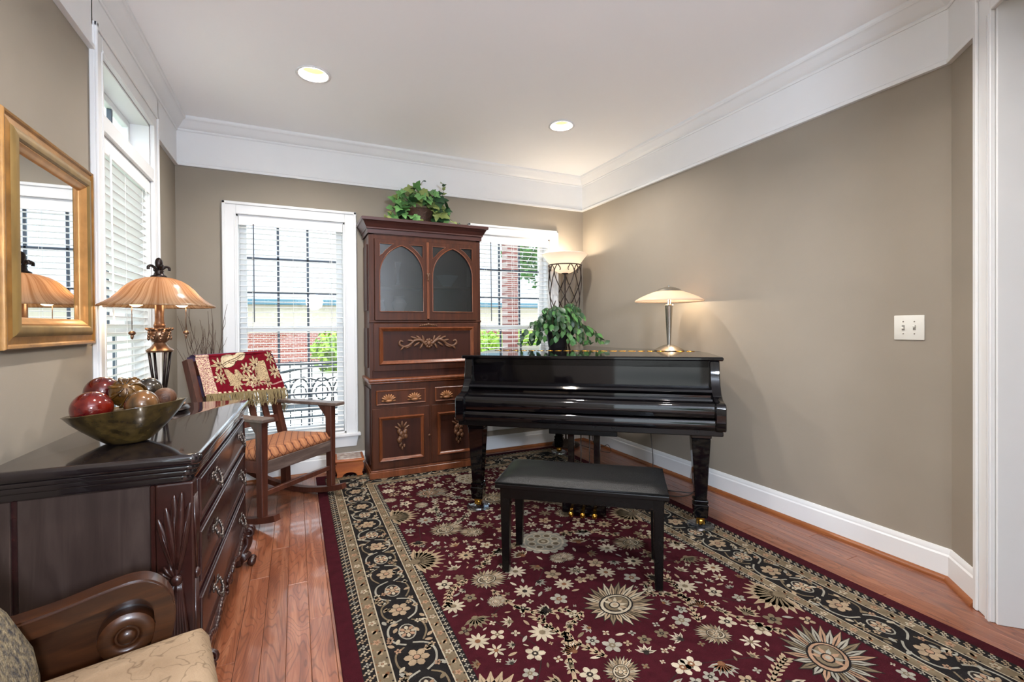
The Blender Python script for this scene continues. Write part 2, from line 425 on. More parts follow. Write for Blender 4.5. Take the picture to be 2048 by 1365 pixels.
# walls
bm = B(); plate(bm, rect(-3.65, YB + 0.15, -0.12, ZC), [rect(*W3, WZ[0], 2.09), rect(*W3, 2.165, 2.43), rect(-3.3, -0.75, 0.08, 2.6)], -0.15, 0, T4(XL, 0, 0) @ YZ)  # last opening is unseen, added to let daylight into the hall
structure('wall_left', bm, M_wall, 'taupe wall with the mirror and tall window')
bm = B(); plate(bm, rect(XL, XR + 0.15, -0.12, ZC), [rect(*W1, *WZ), rect(*W2, *WZ)], -0.15, 0, T4(0, YB, 0) @ XZ)
structure('wall_back', bm, M_wall, 'taupe wall with two windows')
bm = B(); box(bm, XR, XR + 0.15, Y1, YB, -0.12, ZC)
structure('wall_right', bm, M_wall, 'long plain taupe wall beside the piano')
q = P4 + DO * 0.24
bm = B(); plate(bm, [(P3.x, P3.y), (P4.x, P4.y), (q.x, q.y), (XR + 0.15, 0.93), (XR + 0.15, Y1)], (), -0.12, ZC)
structure('wall_angled', bm, M_wall, 'short angled taupe wall before the cased opening')
# header, far post and hall walls behind the camera
P5 = P4 + DD * 1.35
def quad2(a, b, c, d): return [(p.x, p.y) for p in (a, b, c, d)]
bm = B(); plate(bm, quad2(P4, P5, P5 + DO * 0.24, q), (), 2.46, ZC)
structure('wall_header', bm, M_trim, 'white header over the cased opening')
bm = B(); box(bm, XR + 0.15, 4.6, 0.93, 1.08, -0.12, ZC)
structure('wall_hall', bm, M_trim, 'white hall wall beyond the opening')
bm = B(); box(bm, 4.6, 4.75, -3.65, 1.08, -0.12, ZC)
structure('wall_hall_end', bm, M_wall, 'taupe hall end wall behind the camera')
bm = B(); box(bm, P5.x, P5.x + 0.15, -3.5, P5.y, -0.12, ZC)  # unseen wall added to keep the pendant's light off the jamb
structure('wall_light_block', bm, M_wall, 'taupe wall added behind the camera to keep light off the jamb')
FO = [(-0.65, 1.35), (2.2, 3.2)]  # unseen hall windows, sized to let in fill daylight
bm = B(); plate(bm, rect(XL, 4.6, -0.12, ZC), [rect(a, b, 0.06, 2.62) for a, b in FO], 0, 0.15, T4(0, -3.5, 0) @ XZ)
structure('wall_front', bm, M_wall, 'front hall wall behind the camera with tall windows enlarged for fill daylight')
bm = B()
for a, b in FO:
    for k in range(4): xx = a + (b - a) * k / 3; box(bm, xx - 0.018, xx + 0.018, -3.6, -3.56, 0.06, 2.62)
    for k in range(6): zz = 0.06 + 2.56 * k / 5; box(bm, a, b, -3.6, -3.56, zz - 0.018, zz + 0.018)
structure('window_4', bm, M_trim, 'muntins of the unseen hall windows enlarged for fill daylight')

# jamb, casing of the opening
ang = atan2(DD.y, DD.x)
def along(d0, d1, o0, o1, z0, z1, bm, bev=0.0):
    a = P3 + DD * d0; L = d1 - d0; b = B(); box(b, 0, L, o0, o1, z0, z1, bev=bev)
    # local x along DD, local y out of the room (DO)
    M4 = Matrix(((DD.x, DO.x, 0, a.x), (DD.y, DO.y, 0, a.y), (0, 0, 1, 0), (0, 0, 0, 1)))
    return merge(bm, b, M4)
op = thing('trim_1', 'white moulded casing of the opening at the right edge', None, kind='structure')
del op['label']; op['label'] = 'white moulded casing of the opening at the right edge'
bm = B(); along(0.222, 0.325, -0.018, 0.0, 0, 2.545, bm, 0.003); along(0.226, 0.250, -0.028, -0.017, 0, 2.540, bm, 0.003); along(0.298, 0.306, -0.022, -0.017, 0, 2.43, bm); along(0.312, 0.322, -0.022, -0.017, 0, 2.43, bm)
obj('side_casing', bm, M_trim, op)
bm = B(); along(0.325, 1.70, -0.018, 0.0, 2.44, 2.545, bm, 0.003); along(0.25, 1.70, -0.028, -0.017, 2.52, 2.540, bm, 0.003)
obj('head_casing', bm, M_trim, op)
bm = B(); along(0.325, 0.338, -0.002, 0.26, 0, 2.46, bm, 0.002); along(0.338, 0.352, 0.10, 0.14, 0, 2.45, bm, 0.002)
obj('jamb', bm, M_trim, op)

# trims
PATH = [(XL, -3.5), (XL, YB), (XR, YB), (XR, Y1), (P3 + DD * 0.224)[:]]
SIDES = ['left', 'back', 'right', 'angled']
FR = [(0, 2.396), (0.022, 2.396), (0.024, 2.404), (0.022, 2.415), (0.014, 2.422), (0.014, 2.66), (0, 2.66)]
CR = [(0, 2.648), (0.020, 2.648), (0.024, 2.656), (0.022, 2.664), (0.030, 2.668), (0.044, 2.682), (0.060, 2.706), (0.070, 2.716), (0.078, 2.718), (0.084, 2.726), (0.084, ZC), (0, ZC)]
BB = [(0, 0), (0.016, 0), (0.016, 0.112), (0.011, 0.120), (0.011, 0.130), (0.005, 0.146), (0, 0.146)]
SH = [(0.015, 0), (0.036, 0), (0.034, 0.010), (0.028, 0.018), (0.015, 0.022)]
for i, s in enumerate(SIDES):
    bm = B()
    if s == 'left':
        sweep(bm, FR, [(XL, -3.5), (XL, 2.56)]); sweep(bm, [(0, 2.5), (0.014, 2.5), (0.014, 2.66), (0, 2.66)], [(XL, 2.55), (XL, 3.61)])
        b2 = B(); sweep(b2, FR, [(XL, 3.60), (XL, YB), (XR, YB)], seg=0); merge(bm, b2)
    else: sweep(bm, FR, PATH, seg=i)
    t = structure('trim_%d' % (i + 2), bm, M_trim, 'white frieze board at the top of the %s wall' % s, smooth=30)
    bm = B(); sweep(bm, CR, PATH, seg=i); obj('crown_moulding', bm, M_trim, t, smooth=35)
    bm = B(); sweep(bm, BB, PATH, seg=i)
    t = structure('baseboard_' + s, bm, M_trim, 'white baseboard along the %s wall' % s, smooth=30)
    bm = B(); sweep(bm, SH, PATH, seg=i); obj('shoe_moulding', bm, M_shoe, t, smooth=40)

# ---------------------------------------------------------------- windows (local: x along wall, y outwards, z up)
def window(name, label, loc, rz, x0, x1, z0, z1, meet, transom=None, ctop=None):
    w = thing(name, label, None, loc, rz, kind='structure'); c = 0.092
    top = transom[1] if transom else z1
    for s, (a, b) in enumerate(((x0 - c, x0), (x1, x1 + c))):
        bm = B(); box(bm, a, b, -0.020, 0, z0 - 0.02, top + c, 0.003)
        e = (a, a + 0.022) if s == 0 else (b - 0.022, b)
        box(bm, e[0], e[1], -0.030, -0.018, z0 - 0.02, top + c, 0.004)
        e = (b - 0.012, b) if s == 0 else (a, a + 0.012)
        box(bm, e[0], e[1], -0.024, -0.018, z0 - 0.02, top, 0.002)
        obj('side_casing', bm, M_trim, w)
    bm = B(); box(bm, x0, x1, -0.020, 0, top, top + c, 0.003); box(bm, x0 - c, x1 + c, -0.030, -0.018, top + c - 0.022, top + c, 0.004)
    box(bm, x0, x1, -0.024, -0.018, top, top + 0.012, 0.002)
    obj('head_casing', bm, M_trim, w)
    bm = B(); box(bm, x0 - c - 0.02, x1 + c + 0.02, -0.055, 0.02, z0 - 0.025, z0, 0.006, 2); obj('sill', bm, M_trim, w)
    bm = B(); plate(bm, [(x0 - c - 0.005, z0 - 0.025), (x1 + c + 0.005, z0 - 0.025), (x1 + c - 0.012, z0 - 0.115), (x0 - c + 0.012, z0 - 0.115)], (), 0, 0.018, XZ, 0.003)
    obj('apron', bm, M_trim, w)
    def liner(a, b, zz0, zz1):
        bm = B(); t = 0.012
        box(bm, a - 0.001, a + t, 0, 0.15, zz0, zz1); box(bm, b - t, b + 0.001, 0, 0.15, zz0, zz1)
        box(bm, a, b, 0, 0.15, zz1 - t, zz1 + 0.001); box(bm, a, b, 0, 0.15, zz0 - 0.001, zz0 + t); return bm
    obj('jamb', liner(x0, x1, z0, z1), M_trim, w)
    def sash(nm_, a, b, zz0, zz1, y0, y1, cols, rows, bot, topr, stile=0.048):
        bm = B(); box(bm, a, a + stile, y0, y1, zz0, zz1, 0.003); box(bm, b - stile, b, y0, y1, zz0, zz1, 0.003)
        box(bm, a + stile, b - stile, y0, y1, zz0, zz0 + bot, 0.003); box(bm, a + stile, b - stile, y0, y1, zz1 - topr, zz1, 0.003)
        s = obj(nm_, bm, M_trim, w)
        ax, bx, az, bz = a + stile, b - stile, zz0 + bot, zz1 - topr
        for k in range(1, cols):
            xx = ax + (bx - ax) * k / cols; bm = B(); box(bm, xx - 0.009, xx + 0.009, y0 + 0.006, y1 - 0.006, az, bz, 0.002); obj('muntin', bm, M_dkmuntin, s)
        for k in range(1, rows):
            zz = az + (bz - az) * k / rows; bm = B(); box(bm, ax, bx, y0 + 0.006, y1 - 0.006, zz - 0.008, zz + 0.008, 0.002); obj('muntin', bm, M_dkmuntin, s)
        for i in range(cols):
            for j in range(rows):
                bm = B(); ym = (y0 + y1) / 2
                v = [bm.verts.new(p) for p in ((ax + (bx - ax) * i / cols, ym, az + (bz - az) * j / rows), (ax + (bx - ax) * (i + 1) / cols, ym, az + (bz - az) * j / rows),
                                               (ax + (bx - ax) * (i + 1) / cols, ym, az + (bz - az) * (j + 1) / rows), (ax + (bx - ax) * i / cols, ym, az + (bz - az) * (j + 1) / rows))]
                bm.faces.new(v); obj('pane', bm, M_glass, s)
    t = 0.012
    sash('upper_sash', x0 + t, x1 - t, meet - 0.022, z1 - t, 0.112, 0.140, 3, 3, 0.044, 0.03)
    sash('lower_sash', x0 + t, x1 - t, z0 + t, meet + 0.022, 0.084, 0.111, 3, 3, 0.06, 0.044)
    if transom:
        bm = B(); box(bm, x0, x1, -0.020, 0, z1, transom[0], 0.002); obj('mullion', bm, M_trim, w)
        obj('transom_jamb', liner(x0, x1, *transom), M_trim, w)
        sash('transom_sash', x0 + t, x1 - t, transom[0] + t, transom[1] - t, 0.09, 0.125, 3, 1, 0.035, 0.035, 0.035)
    return w
window('window_1', 'white double-hung window behind the rocking chair', (0, YB, 0), 0, *W1, *WZ, 1.19)
window('window_2', 'white double-hung window between cabinet and torchiere lamp', (0, YB, 0), 0, *W2, *WZ, 1.19)
window('window_3', 'tall white window with transom beside the gilt mirror', (XL, 0, 0), rad(90), *W3, WZ[0], 2.09, 1.19, (2.165, 2.43))

# ---------------------------------------------------------------- blinds
def slat_mesh(L):
    bm = B(); n = 6
    top, botm = [], []
    for e in (0, 1):
        for k in range(n + 1):
            u = k / n - 0.5
            top.append(bm.verts.new((e * L - L / 2, u * 0.046, 0.003 * (1 - 4 * u * u) + 0.0012)))
            botm.append(bm.verts.new((e * L - L / 2, u * 0.046, 0.003 * (1 - 4 * u * u) - 0.0012)))
    m = n + 1
    for k in range(n):
        bm.faces.new((top[k], top[m + k], top[m + k + 1], top[k + 1])); bm.faces.new((botm[k], botm[k + 1], botm[m + k + 1], botm[m + k]))
    bm.faces.new((top[0], botm[0], botm[m], top[m])); bm.faces.new((top[n], top[m + n], botm[m + n], botm[n]))
    me = bpy.data.meshes.new('slat'); bmesh.ops.recalc_face_normals(bm, faces=bm.faces[:]); bm.to_mesh(me); bm.free(); me.materials.append(M_blind)
    for p in me.polygons: p.use_smooth = True
    return me
def blind(label, loc, rz, x0, x1, ztop, zbot, tilt, wand_x, wand_z, wand_m):
    w = thing('window_blind', label, 'blind', loc, rz, group='white slatted blinds')
    L = x1 - x0 - 0.006; xm = (x0 + x1) / 2; yc = 0.036
    bm = B(); box(bm, x0 + 0.002, x1 - 0.002, -0.004, 0.008, ztop - 0.072, ztop - 0.002, 0.003, 2); obj('valance', bm, M_blind, w)
    bm = B(); box(bm, x0 + 0.004, x1 - 0.004, 0.010, 0.062, ztop - 0.05, ztop - 0.004, 0.003); obj('headrail', bm, M_blind, w)
    bm = B(); box(bm, x0 + 0.004, x1 - 0.004, yc - 0.023, yc + 0.023, zbot, zbot + 0.018, 0.004, 2); obj('bottom_rail', bm, M_blind, w)
    me = slat_mesh(L); z = ztop - 0.085
    while z > zbot + 0.03:
        obj('slat', me, None, w, loc=(xm, yc, z), rot=(tilt, 0, 0)); z -= 0.0412
    for f in (0.12, 0.5, 0.88):
        xx = x0 + (x1 - x0) * f; bm = B()
        for yy in (yc - 0.0245, yc + 0.0245): tube(bm, [(xx, yy, zbot + 0.01), (xx, yy, ztop - 0.03)], 0.0011, 4)
        obj('ladder_cord', bm, M_blind, w)
    xx = x0 + (x1 - x0) * 0.86; bm = B(); tube(bm, [(xx, -0.006, ztop - 0.06), (xx, -0.008, 1.3)], 0.0012, 4); tube(bm, [(xx + 0.02, -0.006, ztop - 0.06), (xx + 0.02, -0.008, 1.25)], 0.0012, 4)
    obj('pull_cord', bm, M_blind, w)
    bm = B(); tube(bm, [(wand_x, -0.008, ztop - 0.06), (wand_x, -0.012, wand_z)], 0.0042, 6); obj('tilt_wand', bm, wand_m, w)
    return w
M_wand = mat('wand_grey', '555a62', 0.4)
blind('white slatted blind in the window behind the rocking chair', (0, YB, 0), 0, W1[0] + 0.013, W1[1] - 0.013, 2.066, 0.335, 0.0, -0.29, 1.245, M_wand)
blind('white slatted blind in the window beside the torchiere lamp', (0, YB, 0), 0, W2[0] + 0.013, W2[1] - 0.013, 2.066, 0.335, 0.0, 1.70, 1.25, M_wand)
blind('white half-closed slatted blind behind the amber table lamp', (XL, 0, 0), rad(90), W3[0] + 0.013, W3[1] - 0.013, 2.080, 0.335, rad(-24), 2.78, 1.24, M_blind)

# ---------------------------------------------------------------- recessed ceiling lights
for i, (a, b) in enumerate(CANS):
    lab = ('recessed ceiling light nearest the left window', 'recessed ceiling light in front of the torchiere corner',
           'recessed ceiling light added out of view above the foreground armchair for fill', 'recessed ceiling light added out of view above the rug front for fill')[i]
    t = thing('recessed_light', lab, 'light', (a, b, ZC), 0, 'recessed ceiling lights')
    bm = B(); lathe(bm, [(0.078, 0.0), (0.098, -0.002), (0.100, -0.006), (0.090, -0.009), (0.078, -0.004)], 32, closed=True); obj('trim_ring', bm, M_trim, t, smooth=True)
    bm = B(); lathe(bm, [(0.0785, -0.004), (0.062, 0.075), (0.055, 0.085)], 32); obj('baffle', bm, M_canbaffle, t, smooth=True)
    bm = B(); lathe(bm, [(0.0, 0.044), (0.030, 0.046), (0.043, 0.056), (0.046, 0.075), (0.0, 0.086)], 24); obj('bulb', bm, M_bulbcan, t, smooth=True)
    lamp_light('can_lamp', t, (0, 0, 0.036), CAN_W, (1.0, 0.96, 0.92), 0.04, 'AREA')

# unseen pendant added behind the camera to brighten ceiling and walls
t = thing('added_pendant', 'glowing globe pendant added behind the camera as fill light', 'lamp', (0.35, -1.75, ZC))
bm = B(); lathe(bm, [(0, 0), (0.07, 0), (0.065, -0.02), (0.02, -0.03), (0, -0.03)], 24); obj('canopy', bm, M_nickel, t, smooth=40)
bm = B(); tube(bm, [(0, 0, -0.02), (0, 0, -0.86)], 0.006, 8); obj('rod', bm, M_nickel, t, smooth=True)
bm = B(); lathe(bm, [(0, -0.84), (0.05, -0.845), (0.05, -0.87), (0, -0.87)], 20); obj('cap', bm, M_nickel, t, smooth=40)
bm = B(); blob(bm, (0, 0, -1.02), 0.16, None, 28, 18); obj('globe', bm, emit('fill_glow', 'dceaff', FILL_S), t, smooth=True)
# ---------------------------------------------------------------- outdoors seen through the blinds
def brick_mat(name, c1, c2, mortar, scale):
    m, nt, b, out = nm(name); N = nt.nodes.new; Lk = nt.links.new
    tc = N('ShaderNodeTexCoord'); mp = N('ShaderNodeMapping'); mp.inputs['Rotation'].default_value = (rad(90), 0, 0)
    br = N('ShaderNodeTexBrick'); br.inputs['Scale'].default_value = scale
    br.inputs['Color1'].default_value = (*lin(c1), 1); br.inputs['Color2'].default_value = (*lin(c2), 1); br.inputs['Mortar'].default_value = (*lin(mortar), 1)
    br.inputs['Mortar Size'].default_value = 0.022; br.inputs['Brick Width'].default_value = 0.46; br.inputs['Row Height'].default_value = 0.16
    Lk(tc.outputs['Object'], mp.inputs[0]); Lk(mp.outputs[0], br.inputs['Vector']); Lk(br.outputs[0], b.inputs['Base Color'])
    b.inputs['Roughness'].default_value = 0.9; return m
M_brick = brick_mat('house_brick', '84392f', '99584c', 'b5a79d', 1.9)
M_brickdk = brick_mat('column_brick', '6b3a34', '84504a', '9a8882', 2.4)
M_siding = mat('cream_siding', 'cfc6b2', 0.8, var=0.03)
M_roof = mat('shingle_roof', '9a9ea8', 0.9, var=0.12, vscale=3, stretch=(1, 6, 6), bump=0.2, bscale=10)
M_gutter = mat('gutter_blue', '4f7484', 0.5)
M_ground = mat('concrete_drive', 'b9b5ad', 0.9, var=0.06, vscale=1.5)
M_patio = mat('patio_stone', 'a9aaac', 0.9, var=0.12, vscale=3)
M_lawn = mat('lawn_grass', '5d7a3c', 0.95, var=0.3, vscale=6)
M_wrought = mat('wrought_iron', '2f3a40', 0.5, 0.3, var=0.1)
M_leafyel = mat('shrub_leaf', '5f8f24', 0.6, var=0.35, vscale=3, col2='9fb83c')
M_leafgrn = mat('tree_leaf', '4d7c3a', 0.6, var=0.35, vscale=3)
M_bark = mat('bark', '4f4036', 0.9, var=0.2)
M_greysid = mat('grey_siding', 'c9cfcc', 0.8, var=0.04, vscale=2, stretch=(1, 1, 12))
M_dkpane = mat('far_pane', '3c444a', 0.15)

bm = B(); box(bm, -60, 60, YB + 0.16, 70, -0.75, -0.45); structure('ground_back', bm, M_ground, 'pale concrete drive behind the house')
bm = B(); box(bm, -60, 60, -50, -3.66, -0.75, -0.45); structure('ground_front', bm, M_ground, 'unseen front drive made pale to bounce light indoors')  # kept pale so daylight bounces neutrally up to the ceiling
bm = B(); box(bm, -60, XL - 0.16, -3.66, YB + 0.16, -0.75, -0.45); structure('ground_side', bm, M_lawn, 'side lawn')
bm = B(); box(bm, -3.5, 5.5, YB + 0.16, 7.3, -0.448, -0.15, 0.01); structure('patio_slab', bm, M_patio, 'grey patio slab outside the back windows')

h = thing('neighbor_house', 'single-storey brick house with pale roof seen through the back windows', 'building', (0, 24, -0.45))
bm = B(); box(bm, -4.2, 26, 0, 8, 0, 1.45); obj('brick_wall', bm, M_brick, h)
bm = B(); box(bm, -4.2, 26, -0.05, 8, 1.45, 2.72); obj('siding_band', bm, M_siding, h)
bm = B(); box(bm, -4.5, 26.4, -0.62, -0.45, 2.70, 2.95, 0.02); obj('gutter', bm, M_gutter, h)
bm = B(); plate(bm, [(-0.5, 2.93), (5.0, 7.3), (10.5, 2.93), (10.5, 2.80), (-0.5, 2.80)], (), -4.5, 26.4, YZ); obj('roof', bm, M_roof, h)
for xx in (-3.0, 5.2, 14.0):
    bm = B(); box(bm, xx - 0.55, xx + 0.55, -0.09, 0.02, 1.55, 2.55, 0.01); f = obj('window', bm, M_trim, h)
    bm = B(); box(bm, xx - 0.46, xx + 0.46, -0.10, -0.08, 1.63, 2.47); obj('pane', bm, M_dkpane, f)
h = thing('side_house', 'pale grey sided house seen through the left window', 'building', (-5.0, 18, -0.45))
bm = B(); box(bm, -10, 0, 0, 8, 0, 8.5); obj('wall', bm, M_greysid, h)
for k in range(5):
    for zz in (1.0, 4.0):
        xx = -1.9 - k * 1.75; bm = B(); box(bm, xx, xx + 1.0, -0.06, 0.02, zz, zz + 1.9, 0.01); f = obj('window', bm, M_trim, h)
        bm = B(); box(bm, xx + 0.1, xx + 0.9, -0.07, -0.05, zz + 0.1, zz + 1.8); obj('pane', bm, M_dkpane, f)

# railing
t = thing('patio_railing', 'black iron patio railing with thin pickets behind the garden bench', 'railing', (0, 6.95, -0.15))
for z in (0.86, 0.12):
    bm = B(); box(bm, -1.6, 1.7, -0.018, 0.018, z - 0.02, z + 0.02, 0.004); obj('rail', bm, M_wrought, t)
bm = B(); box(bm, -0.007, 0.007, -0.007, 0.007, 0.0, 0.90, 0.001); pk = bpy.data.meshes.new('picket'); bm.to_mesh(pk); bm.free(); pk.materials.append(M_wrought)
for k in range(25): obj('picket', pk, None, t, loc=(-1.56 + k * 0.135, 0, 0))
# bench
t = thing('garden_bench', 'ornate black iron garden bench with arched scrollwork back on the patio', 'bench', (0.28, 6.05, -0.15))
bm = B()
tube(bm, [(-0.62 + 1.24 * k / 16, 0, 0.78 + 0.10 * sin(pi * k / 16)) for k in range(17)], 0.016, 6)
tube(bm, [(-0.62, 0, 0.44), (0.62, 0, 0.44)], 0.014, 6)
for s in (-0.62, 0.62): tube(bm, [(s, 0.04, 0), (s, 0, 0.44), (s, 0, 0.78)], 0.016, 6); tube(bm, [(s, -0.42, 0), (s, -0.42, 0.62), (s, -0.2, 0.66), (s, 0, 0.62)], 0.015, 6)
obj('frame', bm, M_wrought, t, smooth=True)
for k in range(5):
    xx = -0.48 + 0.24 * k; bm = B(); tube(bm, [(xx + 0.13 * cos(a), 0.0, 0.45 + 0.30 * sin(a)) for a in [pi * q / 12 for q in range(13)]], 0.011, 6)
    tube(bm, [(xx + 0.07 * cos(2 * pi * q / 12), 0, 0.57 + 0.09 * sin(2 * pi * q / 12)) for q in range(13)], 0.009, 6); obj('back_hoop', bm, M_wrought, t, smooth=True)
for s in (-1, 1):
    bm = B(); tube(bm, [(s * 0.60, 0, 0.78), (s * 0.45, 0, 0.70), (s * 0.2, 0, 0.76), (0, 0, 0.70)], 0.009, 6); obj('back_scroll', bm, M_wrought, t, smooth=True)
for k in range(7):
    bm = B(); box(bm, -0.62, 0.62, -0.44 + k * 0.064, -0.395 + k * 0.064, 0.43, 0.445, 0.003); obj('seat_slat', bm, M_wrought, t)
# porch column
bm = B(); box(bm, -0.10, 0.10, -0.10, 0.10, 0, 4.2); box(bm, -0.14, 0.14, -0.14, 0.14, 0, 0.25, 0.01)
c = obj('porch_column', bm, M_brickdk, loc=(3.23, 7.0, -0.15)); tag(c, 'dark red brick porch column outside the window by the torchiere', 'column')

def shrub(name, label, loc, rx, rz, n, leaf, m, trunk=None, seed=1, group=None):
    t = thing(name, label, 'tree' if trunk else 'shrub', loc, 0, group); r = random.Random(seed); bm = B()
    z0 = (trunk or 0) + rz
    for k in range(n):
        d = Vector((r.gauss(0, 1), r.gauss(0, 1), r.gauss(0, 1))).normalized() * (0.55 + 0.45 * r.random() ** 0.4) * (1 + 0.25 * sin(7 * k))
        c = Vector((d.x * rx, d.y * rx, z0 + d.z * rz)); u = Vector((r.uniform(-1, 1), r.uniform(-1, 1), r.uniform(-1, 1))).normalized() * leaf; v = u.orthogonal() * 0.6
        bm.faces.new([bm.verts.new(c + q) for q in (-u, v, u, -v)])
    obj('foliage', bm, m, t)
    bm = B(); tube(bm, [(0, 0, 0), (0.03, 0.02, z0 * 0.6), (0, 0, z0 + rz * 0.3)], [0.09 if trunk else 0.03, 0.05 if trunk else 0.02, 0.02], 8); obj('trunk', bm, M_bark, t, smooth=True)
    return t
shrub('leafy_shrub', 'bright yellow-green shrub before the brick wall, seen over the rocking chair', (1.35, 18.5, -0.45), 0.75, 0.75, 900, 0.11, M_leafyel, None, 2, 'outdoor shrubs')
shrub('leafy_shrub', 'bright green shrub left of the brick porch column', (5.4, 13.6, -0.45), 0.8, 0.75, 900, 0.11, M_leafyel, None, 3, 'outdoor shrubs')
shrub('leafy_shrub', 'bright green shrub right of the brick porch column', (7.45, 15.2, -0.45), 0.8, 0.75, 800, 0.11, M_leafyel, None, 4, 'outdoor shrubs')
shrub('shade_tree', 'green tree crown at the top right of the window by the torchiere', (9.6, 17.5, -0.45), 1.5, 1.4, 1600, 0.14, M_leafgrn, 3.6, 5)
for k in range(5):
    shrub('front_tree', ('first', 'second', 'third', 'fourth', 'fifth')[k] + ' green tree from the left on the front lawn behind the camera', (-4 + 3 * k, -9.5 - (k % 2), -0.45), 1.3, 1.5, 500, 0.22, M_leafgrn, 1.2, 10 + k, 'front lawn trees')

# ---------------------------------------------------------------- rug (pattern woven as layered pile shapes)
RX0, RX1, RY0, RY1 = 0.138, 2.312, 0.40, 3.992
def pile(name, c, v=0.18):
    return mat(name, c, 0.95, var=v, vscale=26, bump=0.5, bscale=420, spec=0.08)
RM = {k: pile('rug_' + k, c) for k, c in dict(burgundy='390f16', black='1d1a19', cream='a2957f', tan='947f66', olive='6a5c48', brown='6e4a33', grey='8b8577', pale='ad9f8a', dark='2b2420', rose='93745c').items()}
RK = list(RM)
rug_v, rug_f, rug_m = [], [], []
def rpoly(pts, m, layer):
    z = 0.0102 + layer * 0.0002; i = len(rug_v)
    rug_v.extend((x, y, z) for x, y in pts); rug_f.append(tuple(range(i, i + len(pts)))); rug_m.append(RK.index(m))
def rrect(x0, x1, y0, y1, m, layer): rpoly(rect(x0, x1, y0, y1), m, layer)
def petal(cx, cy, a, L, wd, m, layer, r0=0.0, tip=0.0):
    """leaf from radius r0 to r0+L in direction a"""
    ca, sa = cos(a), sin(a); pr = []
    prof = ((0, 0.18), (0.25, 0.8), (0.55, 1.0), (0.85, 0.62 - 0.3 * tip), (1.0, 0.08))
    for u, w in prof: pr.append((r0 + L * u, wd * w))
    for u, w in prof[::-1]: pr.append((r0 + L * u, -wd * w))
    rpoly([(cx + ca * p - sa * q, cy + sa * p + ca * q) for p, q in pr], m, layer)
def rdisc(cx, cy, r, m, layer, n=10, ry=None, a=0):
    ry = ry or r
    rpoly([(cx + cos(a) * r * cos(t) - sin(a) * ry * sin(t), cy + sin(a) * r * cos(t) + cos(a) * ry * sin(t)) for t in [2 * pi * k / n for k in range(n)]], m, layer)
def flower(cx, cy, r, m, mc, a=0.0, n=5, layer=4):
    for k in range(n): rdisc(cx + cos(a + 2 * pi * k / n) * r * 0.6, cy + sin(a + 2 * pi * k / n) * r * 0.6, r * 0.42, m, layer, 7, r * 0.33, a + 2 * pi * k / n)
    rdisc(cx, cy, r * 0.34, mc, layer + 1, 7); rdisc(cx, cy, r * 0.14, m, layer + 2, 5)
def star(cx, cy, r, m, mc, a, n=8, layer=4):
    for k in range(n): petal(cx, cy, a + 2 * pi * k / n, r * 0.85, r * 0.16, m, layer, r * 0.15)
    rdisc(cx, cy, r * 0.25, mc, layer + 1, 6)
def fan(cx, cy, r, m, mc, a, layer=4, n=7, spread=2.4):
    for k in range(n):
        an = a + (k / (n - 1) - 0.5) * spread; petal(cx, cy, an, r * (1.0 - 0.25 * abs(k / (n - 1) - 0.5)), r * 0.15, m, layer, 0.0, 1)
        petal(cx, cy, an, r * 0.62, r * 0.035, mc, layer + 1, r * 0.12, 1)
    rdisc(cx, cy, r * 0.22, mc, layer + 1, 8)
def palmette(cx, cy, r, a, layer=4, pal=('dark', 'tan', 'olive', 'cream', 'black')):
    o, p1, p2, p3, ce = pal
    n = 26; ca, sa = cos(a), sin(a)
    def Q(u, v): return cx + ca * u * r - sa * v * r, cy + sa * u * r + ca * v * r
    for k in range(n):
        t = 2 * pi * k / n; L = 0.42 + 0.26 * (0.5 + 0.5 * cos(t)) + (0.07 if k % 2 else 0); bx, by = Q(0.36 * cos(t), 0.30 * sin(t))
        an = a + t * 1.0 - 0.35 * sin(t); petal(bx, by, an, r * L, r * 0.088, o, layer, 0, 1); petal(bx, by, an, r * (L - 0.05), r * 0.062, (p1, p3, p1, p2)[k % 4], layer + 1, 0, 1); petal(bx, by, an, r * L * 0.7, r * 0.014, o, layer + 2, 0, 1)
    for (u0, ru, rv_, m_, l) in ((0.0, 0.47, 0.38, ce, 3), (0.0, 0.43, 0.34, p3, 4), (0.02, 0.37, 0.28, o, 5), (0.03, 0.33, 0.245, p2, 6)):
        x_, y_ = Q(u0, 0); rdisc(x_, y_, r * ru, m_, layer + l, 18, r * rv_, a)
    for k in range(7):
        t = (k / 6 - 0.5) * 3.6; x_, y_ = Q(-0.05, 0); petal(x_, y_, a + t, r * 0.26, r * 0.045, p1 if k % 2 else p3, layer + 7, r * 0.06, 1)
    for (u0, rr0, m_, l) in ((-0.06, 0.15, ce, 8), (-0.06, 0.115, p3, 9), (-0.045, 0.06, p1, 10)):
        x_, y_ = Q(u0, 0); rdisc(x_, y_, r * rr0, m_, layer + l, 10, r * rr0 * 0.85, a)
def rosette(cx, cy, r, layer=4):
    for k in range(16): rdisc(cx + cos(2 * pi * k / 16) * r * 0.86, cy + sin(2 * pi * k / 16) * r * 0.86, r * 0.17, 'grey', layer, 7)
    rdisc(cx, cy, r * 0.84, 'pale', layer + 1, 18); rdisc(cx, cy, r * 0.76, 'grey', layer + 2, 18)
    for k in range(8):
        a = 2 * pi * k / 8; rdisc(cx + cos(a) * r * 0.52, cy + sin(a) * r * 0.52, r * 0.19, 'pale', layer + 3, 8); rdisc(cx + cos(a) * r * 0.52, cy + sin(a) * r * 0.52, r * 0.13, 'olive', layer + 4, 7)
    rdisc(cx, cy, r * 0.26, 'pale', layer + 4, 12); rdisc(cx, cy, r * 0.19, 'olive', layer + 5, 10); rdisc(cx, cy, r * 0.1, 'cream', layer + 6, 8)
